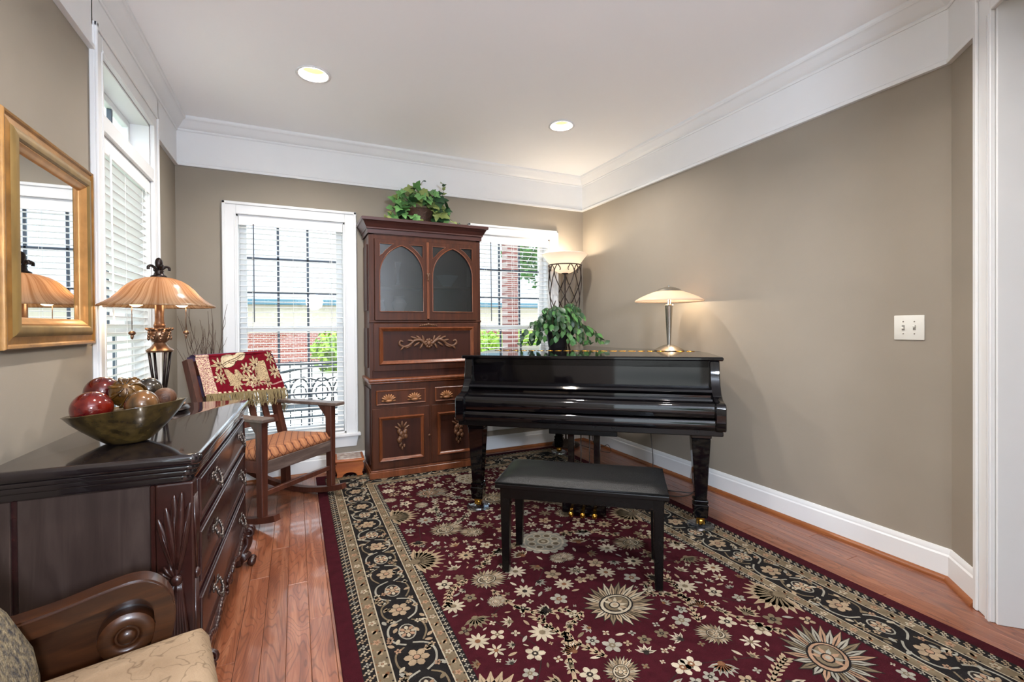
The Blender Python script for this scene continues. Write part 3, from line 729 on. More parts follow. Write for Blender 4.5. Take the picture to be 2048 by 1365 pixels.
def vine(pts, w, m, layer=3, barbs=True, n=8):
    P = [(p.x, p.y) for p in catmull([(x, y, 0) for x, y in pts], n)]
    for (x0, y0), (x1, y1) in zip(P, P[1:]):
        dx, dy = x1 - x0, y1 - y0; L = math.hypot(dx, dy) or 1e-6; nx, ny = -dy / L * w, dx / L * w
        rpoly([(x0 - nx, y0 - ny), (x1 - nx, y1 - ny), (x1 + nx, y1 + ny), (x0 + nx, y0 + ny)], m, layer)
        if barbs:
            a = atan2(dy, dx)
            for s in (-1, 1): petal((x0 + x1) / 2, (y0 + y1) / 2, a + s * 0.75, w * 4.2, w * 0.9, m, layer)
# base and bands
E_ = 0.0
def frame(inset0, inset1, m, layer):
    a, b = inset0, inset1
    rrect(RX0 + a, RX0 + b, RY0 + a, RY1 - a, m, layer); rrect(RX1 - b, RX1 - a, RY0 + a, RY1 - a, m, layer)
    rrect(RX0 + b, RX1 - b, RY0 + a, RY0 + b, m, layer); rrect(RX0 + b, RX1 - b, RY1 - b, RY1 - a, m, layer)
rrect(RX0, RX1, RY0, RY1, 'burgundy', 0)
frame(0.058, 0.100, 'black', 1); frame(0.100, 0.104, 'cream', 2); frame(0.104, 0.152, 'olive', 1); frame(0.152, 0.157, 'cream', 2)
frame(0.157, 0.335, 'black', 1); frame(0.335, 0.340, 'cream', 2); frame(0.340, 0.378, 'olive', 1); frame(0.378, 0.382, 'cream', 2); frame(0.382, 0.408, 'black', 1)
def ring(inset, step):
    """points with tangent angle along a rectangle inset from the rug edge"""
    a, b, c, d = RX0 + inset, RX1 - inset, RY0 + inset, RY1 - inset; out = []
    for (x0, y0, x1, y1) in ((a, c, b, c), (b, c, b, d), (b, d, a, d), (a, d, a, c)):
        L = math.hypot(x1 - x0, y1 - y0); n = max(1, round(L / step))
        for k in range(n): out.append((x0 + (x1 - x0) * (k + 0.5) / n, y0 + (y1 - y0) * (k + 0.5) / n, atan2(y1 - y0, x1 - x0), k))
    return out
rr = random.Random(11)
for x, y, a, k in ring(0.079, 0.034): flower(x, y, 0.0135, ('cream', 'tan', 'grey')[k % 3], 'dark', a, 4, 2)
for x, y, a, k in ring(0.079, 0.017): rdisc(x + 0.015 * sin(a) * (1 if k % 2 else -1), y - 0.015 * cos(a) * (1 if k % 2 else -1), 0.005, 'tan', 2, 5)
for x, y, a, k in ring(0.395, 0.028): flower(x, y, 0.0105, ('cream', 'grey')[k % 2], 'dark', a, 4, 2)
for ins, st, sz in ((0.128, 0.062, 0.017), (0.359, 0.056, 0.014)):
    for x, y, a, k in ring(ins, st):
        if k % 2: flower(x, y, sz, 'rose' if k % 4 == 1 else 'cream', 'brown', a, 5, 3)
        else:
            petal(x, y, a + 0.6, sz * 1.7, sz * 0.5, 'tan', 3, -sz * 0.85); petal(x, y, a - 0.7, sz * 1.4, sz * 0.35, 'dark', 3, -sz * 0.7); petal(x, y, a + 2.4, sz * 1.3, sz * 0.4, 'brown', 3, 0)
    for x, y, a, k in ring(ins, 0.020): rdisc(x + (sz + 0.003) * sin(a) * (1 if k % 2 else -1), y - (sz + 0.003) * cos(a) * (1 if k % 2 else -1), 0.0045, ('dark', 'brown')[k % 2], 2, 5)
# main border: alternating rosettes and palmettes in scrolling vines
for x, y, a, k in ring(0.246, 0.155):
    ca, sa = cos(a), sin(a)
    def L_(u, v): return (x + ca * u - sa * v, y + sa * u + ca * v)
    s = 1 if k % 2 else -1
    if k % 2:
        flower(x, y, 0.046, 'tan', 'dark', a + 0.3, 6, 4); rdisc(x, y, 0.012, 'rose', 7, 8)
    else:
        rdisc(x, y, 0.050, 'grey', 3, 14, 0.034, a); rdisc(x, y, 0.044, 'dark', 4, 14, 0.028, a)
        for q in range(8): petal(x, y, a + 2 * pi * q / 8, 0.024, 0.008, 'rose' if q % 2 else 'cream', 5, 0.012)
        rdisc(x, y, 0.011, 'tan', 6, 8)
    vine([L_(-0.085, s * 0.005), L_(-0.06, s * 0.055), L_(-0.01, s * 0.072), L_(0.045, s * 0.058), L_(0.075, s * 0.02)], 0.0042, 'grey', 3, False, 4)
    vine([L_(-0.07, -s * 0.03), L_(-0.04, -s * 0.066), L_(0.02, -s * 0.070), L_(0.07, -s * 0.045)], 0.0036, 'olive', 3, False, 4)
    for q in range(11):
        u, v = rr.uniform(-0.078, 0.078), rr.choice((-1, 1)) * rr.uniform(0.036, 0.08); px, py = L_(u, v)
        (petal(px, py, rr.uniform(0, 6.3), 0.030, 0.0085, rr.choice(('tan', 'olive', 'grey', 'cream')), 4, -0.015) if q % 3 else flower(px, py, 0.014, rr.choice(('tan', 'cream', 'rose')), 'dark', rr.random(), 5, 4))
# field
FX0, FX1, FY0, FY1 = RX0 + 0.41, RX1 - 0.41, RY0 + 0.41, RY1 - 0.41
occ = []
def free(x, y, r): return all((x - a) ** 2 + (y - b) ** 2 > (r + c) ** 2 for a, b, c in occ)
XM = (RX0 + RX1) / 2; YM = (RY0 + RY1) / 2
def big(x, y, r, a, kind='p', pal=None):
    for sx in (-1, 1):
        xx = XM + sx * abs(x - XM) if abs(x - XM) > 0.03 else XM
        if not free(xx, y, r * 0.5): continue
        aa = a if sx * (x - XM) >= 0 or abs(x - XM) < 0.03 else pi - a
        if kind == 'p': palmette(xx, y, r, aa, 5, pal or ('dark', 'tan', 'olive', 'cream', 'black'))
        elif kind == 'r': rosette(xx, y, r, 5)
        else: fan(xx, y, r, 'tan', 'olive', aa, 5, 11, 2.9)
        occ.append((xx, y, r * 0.92))
P2 = ('dark', 'grey', 'olive', 'rose', 'black')
big(1.235, 1.60, 0.175, 0.3, 'p'); big(1.225, 2.24, 0.135, 0, 'r'); big(1.225, 2.95, 0.15, 0.2, 'p'); big(1.225, 3.42, 0.12, 0, 'r'); big(1.225, 0.98, 0.13, 0, 'r')
big(1.71, 1.02, 0.18, 0.5, 'p', P2); big(0.80, 2.02, 0.10, 0.1, 'p'); big(0.86, 3.25, 0.13, 0.1, 'p', P2); big(0.78, 2.62, 0.115, 0.4, 'p')
for yy in (1.35, 2.33, 2.93): big(FX0 - 0.005, yy, 0.15, 0.0, 'f')
big(1.0, 1.28, 0.075, 0.6, 'p'); big(1.53, 2.52, 0.08, 0.6, 'p')
for s in (-1, 1):
    def mx(x): return XM + s * (x - XM)
    for pts in ([(1.38, 1.62), (1.52, 1.52), (1.62, 1.30), (1.69, 1.18)], [(0.80, 2.12), (0.95, 2.25), (1.08, 2.27)], [(0.72, 2.06), (0.62, 2.0), (0.575, 1.9)], [(0.79, 1.93), (0.86, 1.72), (1.02, 1.66)],
                [(0.78, 2.74), (0.82, 2.95), (0.86, 3.12)], [(1.1, 2.98), (0.98, 3.12), (0.92, 3.2)], [(1.1, 2.90), (0.95, 2.75), (0.87, 2.68)], [(1.0, 1.36), (0.93, 1.5), (0.88, 1.66)],
                [(1.1, 0.98), (0.98, 1.05), (0.88, 1.08)]):
        vine([(mx(x), y) for x, y in pts], 0.0075, 'tan' if pts[0][1] < 2.4 else 'cream', 4, True, 5)
    for pts in ([(1.22, 2.4), (1.0, 2.45), (0.7, 2.4), (0.62, 2.5), (0.66, 2.75)], [(0.66, 1.3), (0.8, 1.5), (0.72, 1.75), (0.95, 1.85), (1.1, 2.0)], [(0.7, 3.3), (0.62, 3.1), (0.7, 2.9), (1.0, 2.85)], [(1.2, 1.2), (0.95, 1.12), (0.75, 1.0), (0.62, 1.1)]):
        vine([(mx(x), y) for x, y in pts], 0.0016, 'dark', 2, False, 8)
sizes = [(0.055, 120), (0.042, 500), (0.031, 1500), (0.021, 2500), (0.013, 1500)]
for r0, tries in sizes:
    for _ in range(tries):
        x, y = rr.uniform(FX0 + 0.02, XM - 0.012), rr.uniform(FY0 + 0.02, FY1 - 0.02)
        r = r0 * rr.uniform(0.85, 1.1)
        if not free(x, y, r + 0.003): continue
        a = rr.uniform(0, 6.28); kd = rr.random(); m = rr.choice(('cream', 'tan', 'pale', 'cream', 'olive', 'grey')); mc = rr.choice(('dark', 'brown', 'olive'))
        for sx in (1, -1):
            xx = x if sx == 1 else 2 * XM - x; aa = a if sx == 1 else pi - a
            occ.append((xx, y, r * 0.95))
            if r0 > 0.045: (star(xx, y, r, m, mc, aa, 10) if kd < 0.4 else (palmette(xx, y, r, aa, 4, ('dark', 'cream', 'tan', 'pale', 'brown')) if kd < 0.7 else fan(xx, y - r * 0.3, r * 1.2, m, mc, aa)))
            elif r0 > 0.035: (flower(xx, y, r, m, mc, aa, 5) if kd < 0.5 else (fan(xx, y, r * 1.1, m, mc, aa, 4, 5) if kd < 0.75 else star(xx, y, r, m, mc, aa, 7)))
            elif r0 > 0.025: (flower(xx, y, r, m, mc, aa, 5 if kd < 0.35 else 4) if kd < 0.65 else fan(xx, y, r * 1.1, m, mc, aa, 4, 5))
            else:
                if kd < 0.6: petal(xx, y, aa, r * 2, r * 0.36, m, 4, -r)
                else: flower(xx, y, r * 0.8, m, mc, aa, 4)
me = bpy.data.meshes.new('woven_pattern'); me.from_pydata(rug_v, [], rug_f)
for k in RK: me.materials.append(RM[k])
me.polygons.foreach_set('material_index', rug_m); me.update()
rug = thing('area_rug', 'burgundy Persian-style area rug with black floral border under the piano', 'rug', (0, 0, 0))
o = obj('woven_pattern', me, None, rug); tag(o, 'woven cream and tan floral pattern', kind='stuff')
bm = B(); box(bm, RX0 - 0.004, RX1 + 0.004, RY0 - 0.004, RY1 + 0.004, 0.0005, 0.010, 0.003, 2); obj('backing', bm, RM['burgundy'], rug)
RUGZ = 0.0125
# ---------------------------------------------------------------- grand piano (local x along the keys, y towards the tail)
PR = rad(-38.67)
pn = thing('grand_piano', 'glossy black baby grand piano with closed lid on the rug', 'piano', (1.079, 2.856, RUGZ), PR)
RIM = [(-0.085, 0.0), (-0.085, 0.9), (-0.082, 1.15), (-0.045, 1.38), (0.06, 1.53), (0.22, 1.595), (0.40, 1.59), (0.56, 1.52), (0.68, 1.38), (0.79, 1.21), (0.93, 1.07), (1.12, 0.97), (1.30, 0.86), (1.42, 0.69), (1.468, 0.48), (1.475, 0.25), (1.475, 0.0)]
def smooth_outline(P, n=5):
    A = [Vector((x, y, 0)) for x, y in P]; mid = catmull(A[1:-1], n)
    return [P[0]] + [(p.x, p.y) for p in mid] + [P[-1]]
RS = smooth_outline(RIM)
def grow(P, d, skip_front=True):
    out = []; n = len(P)
    for i in range(n):
        a, b, c = Vector(P[i - 1]), Vector(P[i]), Vector(P[(i + 1) % n])
        n1 = (b - a).normalized(); n2 = (c - b).normalized(); m = Vector((-(n1.y + n2.y), n1.x + n2.x)); m.normalize()
        k = d / max(0.35, m.dot(Vector((-n1.y, n1.x)))); out.append((b.x + m.x * k, b.y + m.y * k))
    return out
bm = B(); plate(bm, RS, [grow(RS, -0.045)[::-1]], 0.60, 0.975); obj('rim', bm, M_black, pn, smooth=35)
bm = B(); plate(bm, grow(RS, -0.03), (), 0.62, 0.70); obj('soundboard', bm, M_ebony, pn)
LO = grow(RS, 0.022); LO = [(x, y if y > 0.1 else -0.012) for x, y in LO]
def cut(P, y0, lower):
    out = []; n = len(P)
    for i in range(n):
        a, b = P[i], P[(i + 1) % n]; ia, ib = (a[1] < y0) == lower, (b[1] < y0) == lower
        if ia: out.append(a)
        if ia != ib: t = (y0 - a[1]) / (b[1] - a[1]); out.append((a[0] + (b[0] - a[0]) * t, y0))
    return out
bm = B(); plate(bm, cut(LO, 0.598, True), (), 0.975, 0.998, None, 0.006); obj('front_lid', bm, M_black, pn, smooth=35)
bm = B(); plate(bm, cut(LO, 0.602, False), (), 0.975, 0.998, None, 0.006); obj('main_lid', bm, M_black, pn, smooth=35)
for k in range(22):
    bm = B(); tube(bm, [(-0.05 + k * 0.0675, 0.6, 0.9985), (0.004 + k * 0.0675, 0.6, 0.9985)], 0.0030, 6); obj('lid_hinge', bm, M_brass, pn, smooth=True)
def xprism(prof, x0, x1, bev=0.0):
    return plate(B(), prof, (), x0, x1, YZ, bev)
bm = xprism([(0.0, 0.935), (0.03, 0.935), (0.03, 0.978), (0.0, 0.978)], -0.03, 1.42, 0.002); obj('music_shelf_front', bm, M_black, pn)
bm = xprism([(0.004, 0.80), (0.03, 0.80), (0.03, 0.933), (0.004, 0.933)], -0.03, 1.42, 0.001); obj('name_board', bm, M_black, pn)
bm = xprism([(0.006, 0.828), (-0.070, 0.820), (-0.082, 0.815), (-0.088, 0.803), (-0.082, 0.793), (0.006, 0.793)], -0.03, 1.42); obj('fallboard', bm, M_black, pn, smooth=40)
bm = xprism([(0.006, 0.70), (0.006, 0.790), (-0.055, 0.788), (-0.062, 0.782), (-0.062, 0.768), (-0.100, 0.764), (-0.104, 0.755), (-0.150, 0.752), (-0.166, 0.745), (-0.174, 0.730), (-0.176, 0.700), (-0.170, 0.672), (-0.160, 0.668), (-0.160, 0.70)], -0.03, 1.42); obj('fallboard_lip', bm, M_black, pn, smooth=40)
bm = xprism([(-0.160, 0.605), (-0.178, 0.605), (-0.182, 0.612), (-0.182, 0.650), (-0.176, 0.660), (-0.160, 0.664)], -0.03, 1.42); obj('key_slip', bm, M_black, pn, smooth=40)
bm = B(); box(bm, -0.075, 1.465, -0.165, 0.30, 0.570, 0.606, 0.004); obj('key_bed', bm, M_ebony, pn)
for s, (a, b) in enumerate(((-0.085, -0.030), (1.420, 1.475))):
    prof = [(0.03, 0.60), (0.03, 0.974), (-0.008, 0.974), (-0.012, 0.92), (-0.018, 0.88), (-0.032, 0.838), (-0.060, 0.795), (-0.100, 0.768), (-0.150, 0.757), (-0.178, 0.754), (-0.192, 0.744), (-0.197, 0.728), (-0.197, 0.615), (-0.190, 0.60)]
    bm = xprism(prof, a, b, 0.005); obj('arm', bm, M_black, pn, smooth=35)
bm = B(); box(bm, 0.49, 0.895, -0.12, 0.26, 0.532, 0.572, 0.003); obj('lyre_block', bm, M_ebony, pn)
def pleg(x, y):
    bm = B()
    box(bm, x - 0.056, x + 0.056, y - 0.056, y + 0.056, 0.53, 0.571, 0.004)
    box(bm, x - 0.052, x + 0.052, y - 0.052, y + 0.052, 0.165, 0.53, 0.004, taper=0.62)
    box(bm, x - 0.040, x + 0.040, y - 0.040, y + 0.040, 0.150, 0.166, 0.004, 2); box(bm, x - 0.036, x + 0.036, y - 0.036, y + 0.036, 0.138, 0.152, 0.003)
    box(bm, x - 0.042, x + 0.042, y - 0.042, y + 0.042, 0.062, 0.140, 0.004, taper=0.86)
    l = obj('leg', bm, M_black, pn)
    bm = B(); box(bm, x - 0.022, x + 0.022, y - 0.022, y + 0.022, 0.046, 0.064, 0.003); box(bm, x - 0.022, x - 0.016, y - 0.014, y + 0.014, 0.020, 0.050); box(bm, x + 0.016, x + 0.022, y - 0.014, y + 0.014, 0.020, 0.050)
    lathe(bm, [(0.0, -0.013), (0.021, -0.013), (0.024, -0.008), (0.024, 0.008), (0.021, 0.013), (0.0, 0.013)], 16, (x, y, 0.036), M4=Matrix.Rotation(rad(90), 4, 'Y'))
    obj('caster', bm, M_brass, l, smooth=35)
LEGS = [(0.0, 0.0), (1.367, 0.0), (0.34, 1.40)]
for x, y in LEGS: pleg(x, y)
for xx in (0.600, 0.765):
    bm = B(); box(bm, xx - 0.020, xx + 0.020, 0.085, 0.120, 0.12, 0.536, 0.003); obj('lyre_post', bm, M_black, pn)
bm = B(); box(bm, 0.585, 0.785, 0.075, 0.130, 0.505, 0.536, 0.003); obj('lyre_top', bm, M_black, pn)
bm = B(); box(bm, 0.555, 0.825, -0.025, 0.12, 0.022, 0.125, 0.006); obj('lyre_box', bm, M_black, pn)
for xx in (0.620, 0.690, 0.760):
    bm = B(); P = catmull([(xx, 0.0, 0.068), (xx, -0.05, 0.066), (xx, -0.085, 0.058), (xx, -0.115, 0.046)], 4)
    strip(bm, P, [0.016 + 0.012 * max(0, (i / (len(P) - 1) - 0.4)) / 0.6 for i in range(len(P))], 0.010); blob(bm, (xx, -0.108, 0.050), (0.017, 0.020, 0.019)); obj('pedal', bm, M_brass, pn, smooth=40)
for xx in (0.66, 0.715):
    bm = B(); tube(bm, [(xx, 0.11, 0.12), (xx, 0.14, 0.56)], 0.004, 6); obj('pedal_rod', bm, M_iron, pn, smooth=True)
for k, (x, y) in enumerate(LEGS):
    p = Vector((x, y, 0)); p.rotate(Matrix.Rotation(PR, 3, 'Z'))
    t = thing('caster_cup', ('clear glass caster cup under the left front piano leg', 'clear glass caster cup under the right front piano leg', 'clear glass caster cup under the tail piano leg')[k], 'caster cup', (1.079 + p.x, 2.856 + p.y, RUGZ), 0, 'piano caster cups')
    bm = B(); lathe(bm, [(0.0, 0.0), (0.070, 0.0), (0.076, 0.006), (0.074, 0.016), (0.064, 0.020), (0.052, 0.013), (0.0, 0.0105)], 28); obj('dish', bm, M_clear, t, smooth=40)

# ---------------------------------------------------------------- piano bench
be = thing('piano_bench', 'black padded piano bench in front of the grand piano', 'bench', (0.915, 2.045, RUGZ), rad(-38.9))
bm = B(); box(bm, -0.042, 0.748, -0.050, 0.338, 0.416, 0.438, 0.004, 2); obj('seat_frame', bm, M_ebony, be)
b = B(); nx, ny = 26, 14; x0, x1, y0, y1 = -0.040, 0.746, -0.048, 0.336; gv = []
for j in range(ny + 1):
    row = []
    for i in range(nx + 1):
        u, v = i / nx, j / ny; e = min(u * (x1 - x0), (1 - u) * (x1 - x0), v * (y1 - y0), (1 - v) * (y1 - y0))
        h = 0.020 * min(1, (e / 0.05)) ** 0.55 if e > 0 else 0
        row.append(b.verts.new((x0 + (x1 - x0) * u, y0 + (y1 - y0) * v, 0.444 + h + 0.0015 * noise.noise(Vector((u * 9, v * 5, 3))))))
    gv.append(row)
for j in range(ny):
    for i in range(nx): b.faces.new((gv[j][i], gv[j][i + 1], gv[j + 1][i + 1], gv[j + 1][i]))
box(b, x0, x1, y0, y1, 0.437, 0.4445)
obj('seat_pad', b, M_leather, be, smooth=40)
bm = B(); tube(bm, [(x0, y0, 0.443), (x1, y0, 0.443), (x1, y1, 0.443), (x0, y1, 0.443), (x0, y0, 0.443)], 0.004, 6); obj('piping', bm, M_leather, be, smooth=True)
for (a, b_, c, d) in ((0.0, 0.705, -0.022, -0.004), (0.0, 0.705, 0.290, 0.308), (-0.020, -0.004, 0.0, 0.286), (0.709, 0.725, 0.0, 0.286)):
    bm = B(); box(bm, a, b_, c, d, 0.362, 0.418, 0.002); obj('apron', bm, M_ebony, be)
for (x, y) in ((0, 0), (0.705, 0), (0, 0.286), (0.705, 0.286)):
    bm = B(); box(bm, x - 0.024, x + 0.024, y - 0.024, y + 0.024, 0.003, 0.417, 0.003, taper=0.72); obj('leg', bm, M_ebony, be)

# ---------------------------------------------------------------- secretary cabinet (local x along wall, y to the wall)
cb = thing('secretary_cabinet', 'tall carved walnut secretary cabinet with gothic-arched glass doors between the back windows', 'cabinet', (0.995, 3.735, 0.0125))
HL, HU, UY, CBK = 0.478, 0.468, 0.055, 0.36
def frame_mould(nm_, parent, x0, x1, z0, z1, y, w=0.022, d=0.016, m=None):
    """mitred raised moulding frame on a front at y (towards -y)"""
    bm = B(); pts = [(x0, z0), (x0, z1), (x1, z1), (x1, z0)]
    prof = [(0, 0), (0, d * 0.55), (w * 0.25, d), (w * 0.55, d * 0.8), (w * 0.8, d * 0.35), (w, d * 0.25), (w, 0)]
    b = B(); sweep(b, prof, pts, closed=True); merge(bm, b, T4(0, y, 0) @ XZ)
    return obj(nm_, bm, m or M_mould, parent, smooth=40)
# lower case
bm = B(); box(bm, -HL + 0.012, HL - 0.012, 0.0, CBK, 0.0, 0.742, 0.003); lc = obj('lower_case', bm, M_cab, cb)
bm = B(); box(bm, -HL - 0.006, HL + 0.006, -0.014, CBK, 0.0, 0.050, 0.003); box(bm, -HL, HL, -0.010, CBK, 0.050, 0.064, 0.005, 2); obj('plinth', bm, M_mould, cb)
bm = B(); box(bm, -HL - 0.004, HL + 0.004, -0.016, CBK, 0.742, 0.756, 0.004, 2); box(bm, -HL - 0.012, HL + 0.012, -0.026, CBK, 0.756, 0.780, 0.007, 3); obj('waist_moulding', bm, M_mould, cb, smooth=40)
bm = B(); box(bm, -HL + 0.002, -HL + 0.013, 0.04, CBK - 0.03, 0.10, 0.70, 0.002); obj('side_panel', bm, M_cabdk, cb)
for s in (-1, 1):
    xc = s * 0.235
    bm = B(); box(bm, xc - 0.198, xc + 0.198, -0.012, 0.004, 0.572, 0.690, 0.004); dr = obj('drawer', bm, M_cab, cb); dr['label'] = 'drawer with two carved leaf pulls'
    frame_mould('bead', dr, xc - 0.196, xc + 0.196, 0.574, 0.688, -0.011, 0.010, 0.005, M_mould)
    for q in (-1, 1):
        xp = xc + q * 0.102; bm = B()
        for k in range(7):
            a = (k / 6 - 0.5) * 2.3; blob(bm, (xp + sin(a) * 0.034, -0.022, 0.612 + cos(a) * 0.024), (0.0095, 0.011, 0.026), rotm(0, 0, a), 8, 6)
        blob(bm, (xp, -0.024, 0.606), (0.030, 0.012, 0.012)); blob(bm, (xp - 0.042, -0.018, 0.606), (0.016, 0.008, 0.007)); blob(bm, (xp + 0.042, -0.018, 0.606), (0.016, 0.008, 0.007))
        obj('pull', bm, M_carvelight, dr, smooth=True)
    bm = B(); box(bm, xc - 0.226, xc + 0.226, -0.010, 0.004, 0.072, 0.545, 0.003); d = obj('lower_door', bm, M_cab, cb)
    bm = B(); box(bm, xc - 0.168, xc + 0.168, -0.0125, -0.008, 0.140, 0.470); obj('panel', bm, M_cabdk, d)
    frame_mould('panel_moulding', d, xc - 0.178, xc + 0.178, 0.130, 0.480, -0.010, 0.026, 0.022, M_mould)
    bm = B()   # carved fruit drop
    rr_ = random.Random(5 + s)
    for k in range(13):
        blob(bm, (xc + rr_.uniform(-0.028, 0.028), -0.024 - rr_.uniform(0, 0.012), 0.315 + rr_.uniform(-0.055, 0.055)), (0.017, 0.014, 0.022), rotm(0, 0, rr_.uniform(-0.6, 0.6)), 8, 6)
    for (dx, dz, a) in ((-0.022, 0.405, -0.6), (0.024, 0.408, 0.6), (0.0, 0.415, 0), (-0.035, 0.385, -1.0), (0.038, 0.388, 1.0)): blob(bm, (xc + dx, -0.020, dz), (0.009, 0.008, 0.026), rotm(0, 0, a), 8, 6)
    for (dx, dz) in ((-0.016, 0.245), (0.016, 0.240), (0.0, 0.222), (-0.008, 0.258)): blob(bm, (xc + dx, -0.021, dz), (0.010, 0.009, 0.017), None, 8, 6)
    obj('fruit_carving', bm, M_carve, d, smooth=True)
bm = B(); lathe(bm, [(0, 0), (0.010, 0.001), (0.011, 0.004), (0, 0.006)], 14, (-0.012, -0.010, 0.30), M4=Matrix.Rotation(rad(90), 4, 'X')); obj('lock_plate', bm, M_carve, cb, smooth=True)
# upper case: carcass boards so the shelves show through the glass
uc = thing('upper_case', '', None); uc.parent = cb; del uc['label']
for nm_, d in (('side', (-HU, -HU + 0.022, UY + 0.02, CBK, 0.78, 1.94)), ('side', (HU - 0.022, HU, UY + 0.02, CBK, 0.78, 1.94)), ('back_board', (-HU + 0.02, HU - 0.02, CBK - 0.012, CBK, 0.78, 1.94)),
               ('shelf', (-HU + 0.02, HU - 0.02, UY + 0.03, CBK - 0.012, 1.225, 1.245)), ('shelf', (-HU + 0.02, HU - 0.02, UY + 0.05, CBK - 0.012, 1.515, 1.533)), ('top_board', (-HU, HU, UY, CBK, 1.92, 1.945))):
    bm = B(); box(bm, *d, 0.002); obj(nm_, bm, M_cab, uc)
bm = B(); box(bm, -HU - 0.010, -HU, UY + 0.06, CBK - 0.05, 1.32, 1.85, 0.002); obj('side_panel', bm, M_cabdk, uc)
bm = B(); box(bm, -HU - 0.010, -HU, UY + 0.06, CBK - 0.05, 0.86, 1.18, 0.002); obj('side_panel', bm, M_cabdk, uc)
bm = B(); box(bm, -HU, -HU + 0.040, UY, UY + 0.022, 0.78, 1.94, 0.002); obj('stile', bm, M_cab, uc)
bm = B(); box(bm, HU - 0.040, HU, UY, UY + 0.022, 0.78, 1.94, 0.002); obj('stile', bm, M_cab, uc)
bm = B(); box(bm, -HU + 0.038, HU - 0.038, UY, UY + 0.022, 1.888, 1.925, 0.002); obj('rail', bm, M_cab, uc)
bm = B(); box(bm, -HU - 0.004, HU + 0.004, UY - 0.008, UY + 0.022, 1.222, 1.240, 0.004, 2); obj('rail', bm, M_cab, uc)
def arch_pts(xc, hw, zs, zt, n=10):
    """pointed arch from spring line zs to tip zt, going left foot -> tip -> right foot"""
    hh = zt - zs; r = (hw * hw + hh * hh) / (2 * hw)
    a1 = math.asin(min(1, hh / r)); L = [(xc - hw + r - r * cos(a1 * k / n), zs + r * sin(a1 * k / n)) for k in range(n + 1)]
    Rr = [(2 * xc - x, z) for x, z in L[::-1][1:]]; return L + Rr
for s in (-1, 1):
    xc = s * 0.216; x0, x1, z0, z1 = xc - 0.210, xc + 0.210, 1.244, 1.886
    ox0, ox1, oz0, oz1 = x0 + 0.034, x1 - 0.030, z0 + 0.066, z1 - 0.030
    if s > 0: ox0, ox1 = x0 + 0.030, x1 - 0.034
    xc = (ox0 + ox1) / 2; hw = (ox1 - ox0) / 2; zs = oz0 + 0.295
    A_ = arch_pts(xc, hw - 0.003, zs, oz1 - 0.012)
    inner = [(ox0 + 0.003, oz0)] + A_ + [(ox1 - 0.003, oz0)]
    half = A_[:11]; off_ = []
    for i_ in range(11):
        p, q_ = Vector(half[max(i_ - 1, 0)]), Vector(half[min(i_ + 1, 10)]); d_ = (q_ - p).normalized(); off_.append((half[i_][0] - d_.y * 0.030, half[i_][1] + d_.x * 0.030))
    tri = [p for p in off_ if p[0] > ox0 + 0.010 and p[1] < oz1 - 0.008]
    triL = [(ox0 + 0.004, tri[0][1] - 0.02)] + tri + [(tri[-1][0] + 0.012, oz1 - 0.003), (ox0 + 0.004, oz1 - 0.003)]
    triR = [(2 * xc - x, z) for x, z in triL][::-1]
    bm = B(); plate(bm, rect(x0, x1, z0, z1), [inner[::-1], triL, triR], -0.004, 0.018, T4(0, UY, 0) @ XZ); d = obj('glass_door', bm, M_cab, uc)
    bm = B(); P = [Vector((x, UY - 0.020, z)) for x, z in inner] ; tube(bm, P + [P[0]], 0.0045, 6, False); obj('arch_bead', bm, M_mould, d, smooth=True)
    for tr_ in (triL, triR):
        bm = B(); P = [Vector((x, UY - 0.018, z)) for x, z in tr_]; tube(bm, P + [P[0]], 0.003, 5, False); obj('spandrel_bead', bm, M_mould, d, smooth=True)
    bm = B(); plate(bm, rect(ox0 - 0.006, ox1 + 0.006, oz0 - 0.006, oz1 + 0.004), (), -0.0005, 0.0025, T4(0, UY - 0.002, 0) @ XZ); obj('pane', bm, M_cabglass, d)
bm = B(); box(bm, -0.011, 0.011, UY - 0.026, UY - 0.014, 1.25, 1.884, 0.004, 2); obj('astragal', bm, M_mould, uc)
bm = B(); blob(bm, (0.0, UY - 0.03, 1.60), (0.010, 0.008, 0.022)); blob(bm, (0.0, UY - 0.03, 1.575), (0.007, 0.008, 0.012)); blob(bm, (-0.008, UY - 0.028, 1.62), (0.008, 0.006, 0.012)); blob(bm, (0.008, UY - 0.028, 1.62), (0.008, 0.006, 0.012)); obj('door_pull', bm, M_carve, uc, smooth=True)
# cornice
bm = B(); b = B(); CO = [(0, 1.930), (0.010, 1.930), (0.012, 1.962), (0.020, 1.966), (0.020, 1.976), (0.030, 1.990), (0.042, 2.014), (0.048, 2.022), (0.058, 2.026), (0.060, 2.046), (0, 2.046)]
sweep(b, CO, [(-HU, CBK), (-HU, UY), (HU, UY), (HU, CBK)]); merge(bm, b)
# inward of sweep is right of travel; travelling this way the profile points outwards
box(bm, -HU - 0.055, HU + 0.055, UY - 0.055, CBK, 2.036, 2.050, 0.002); obj('cornice', bm, M_cabtop, cb, smooth=30)
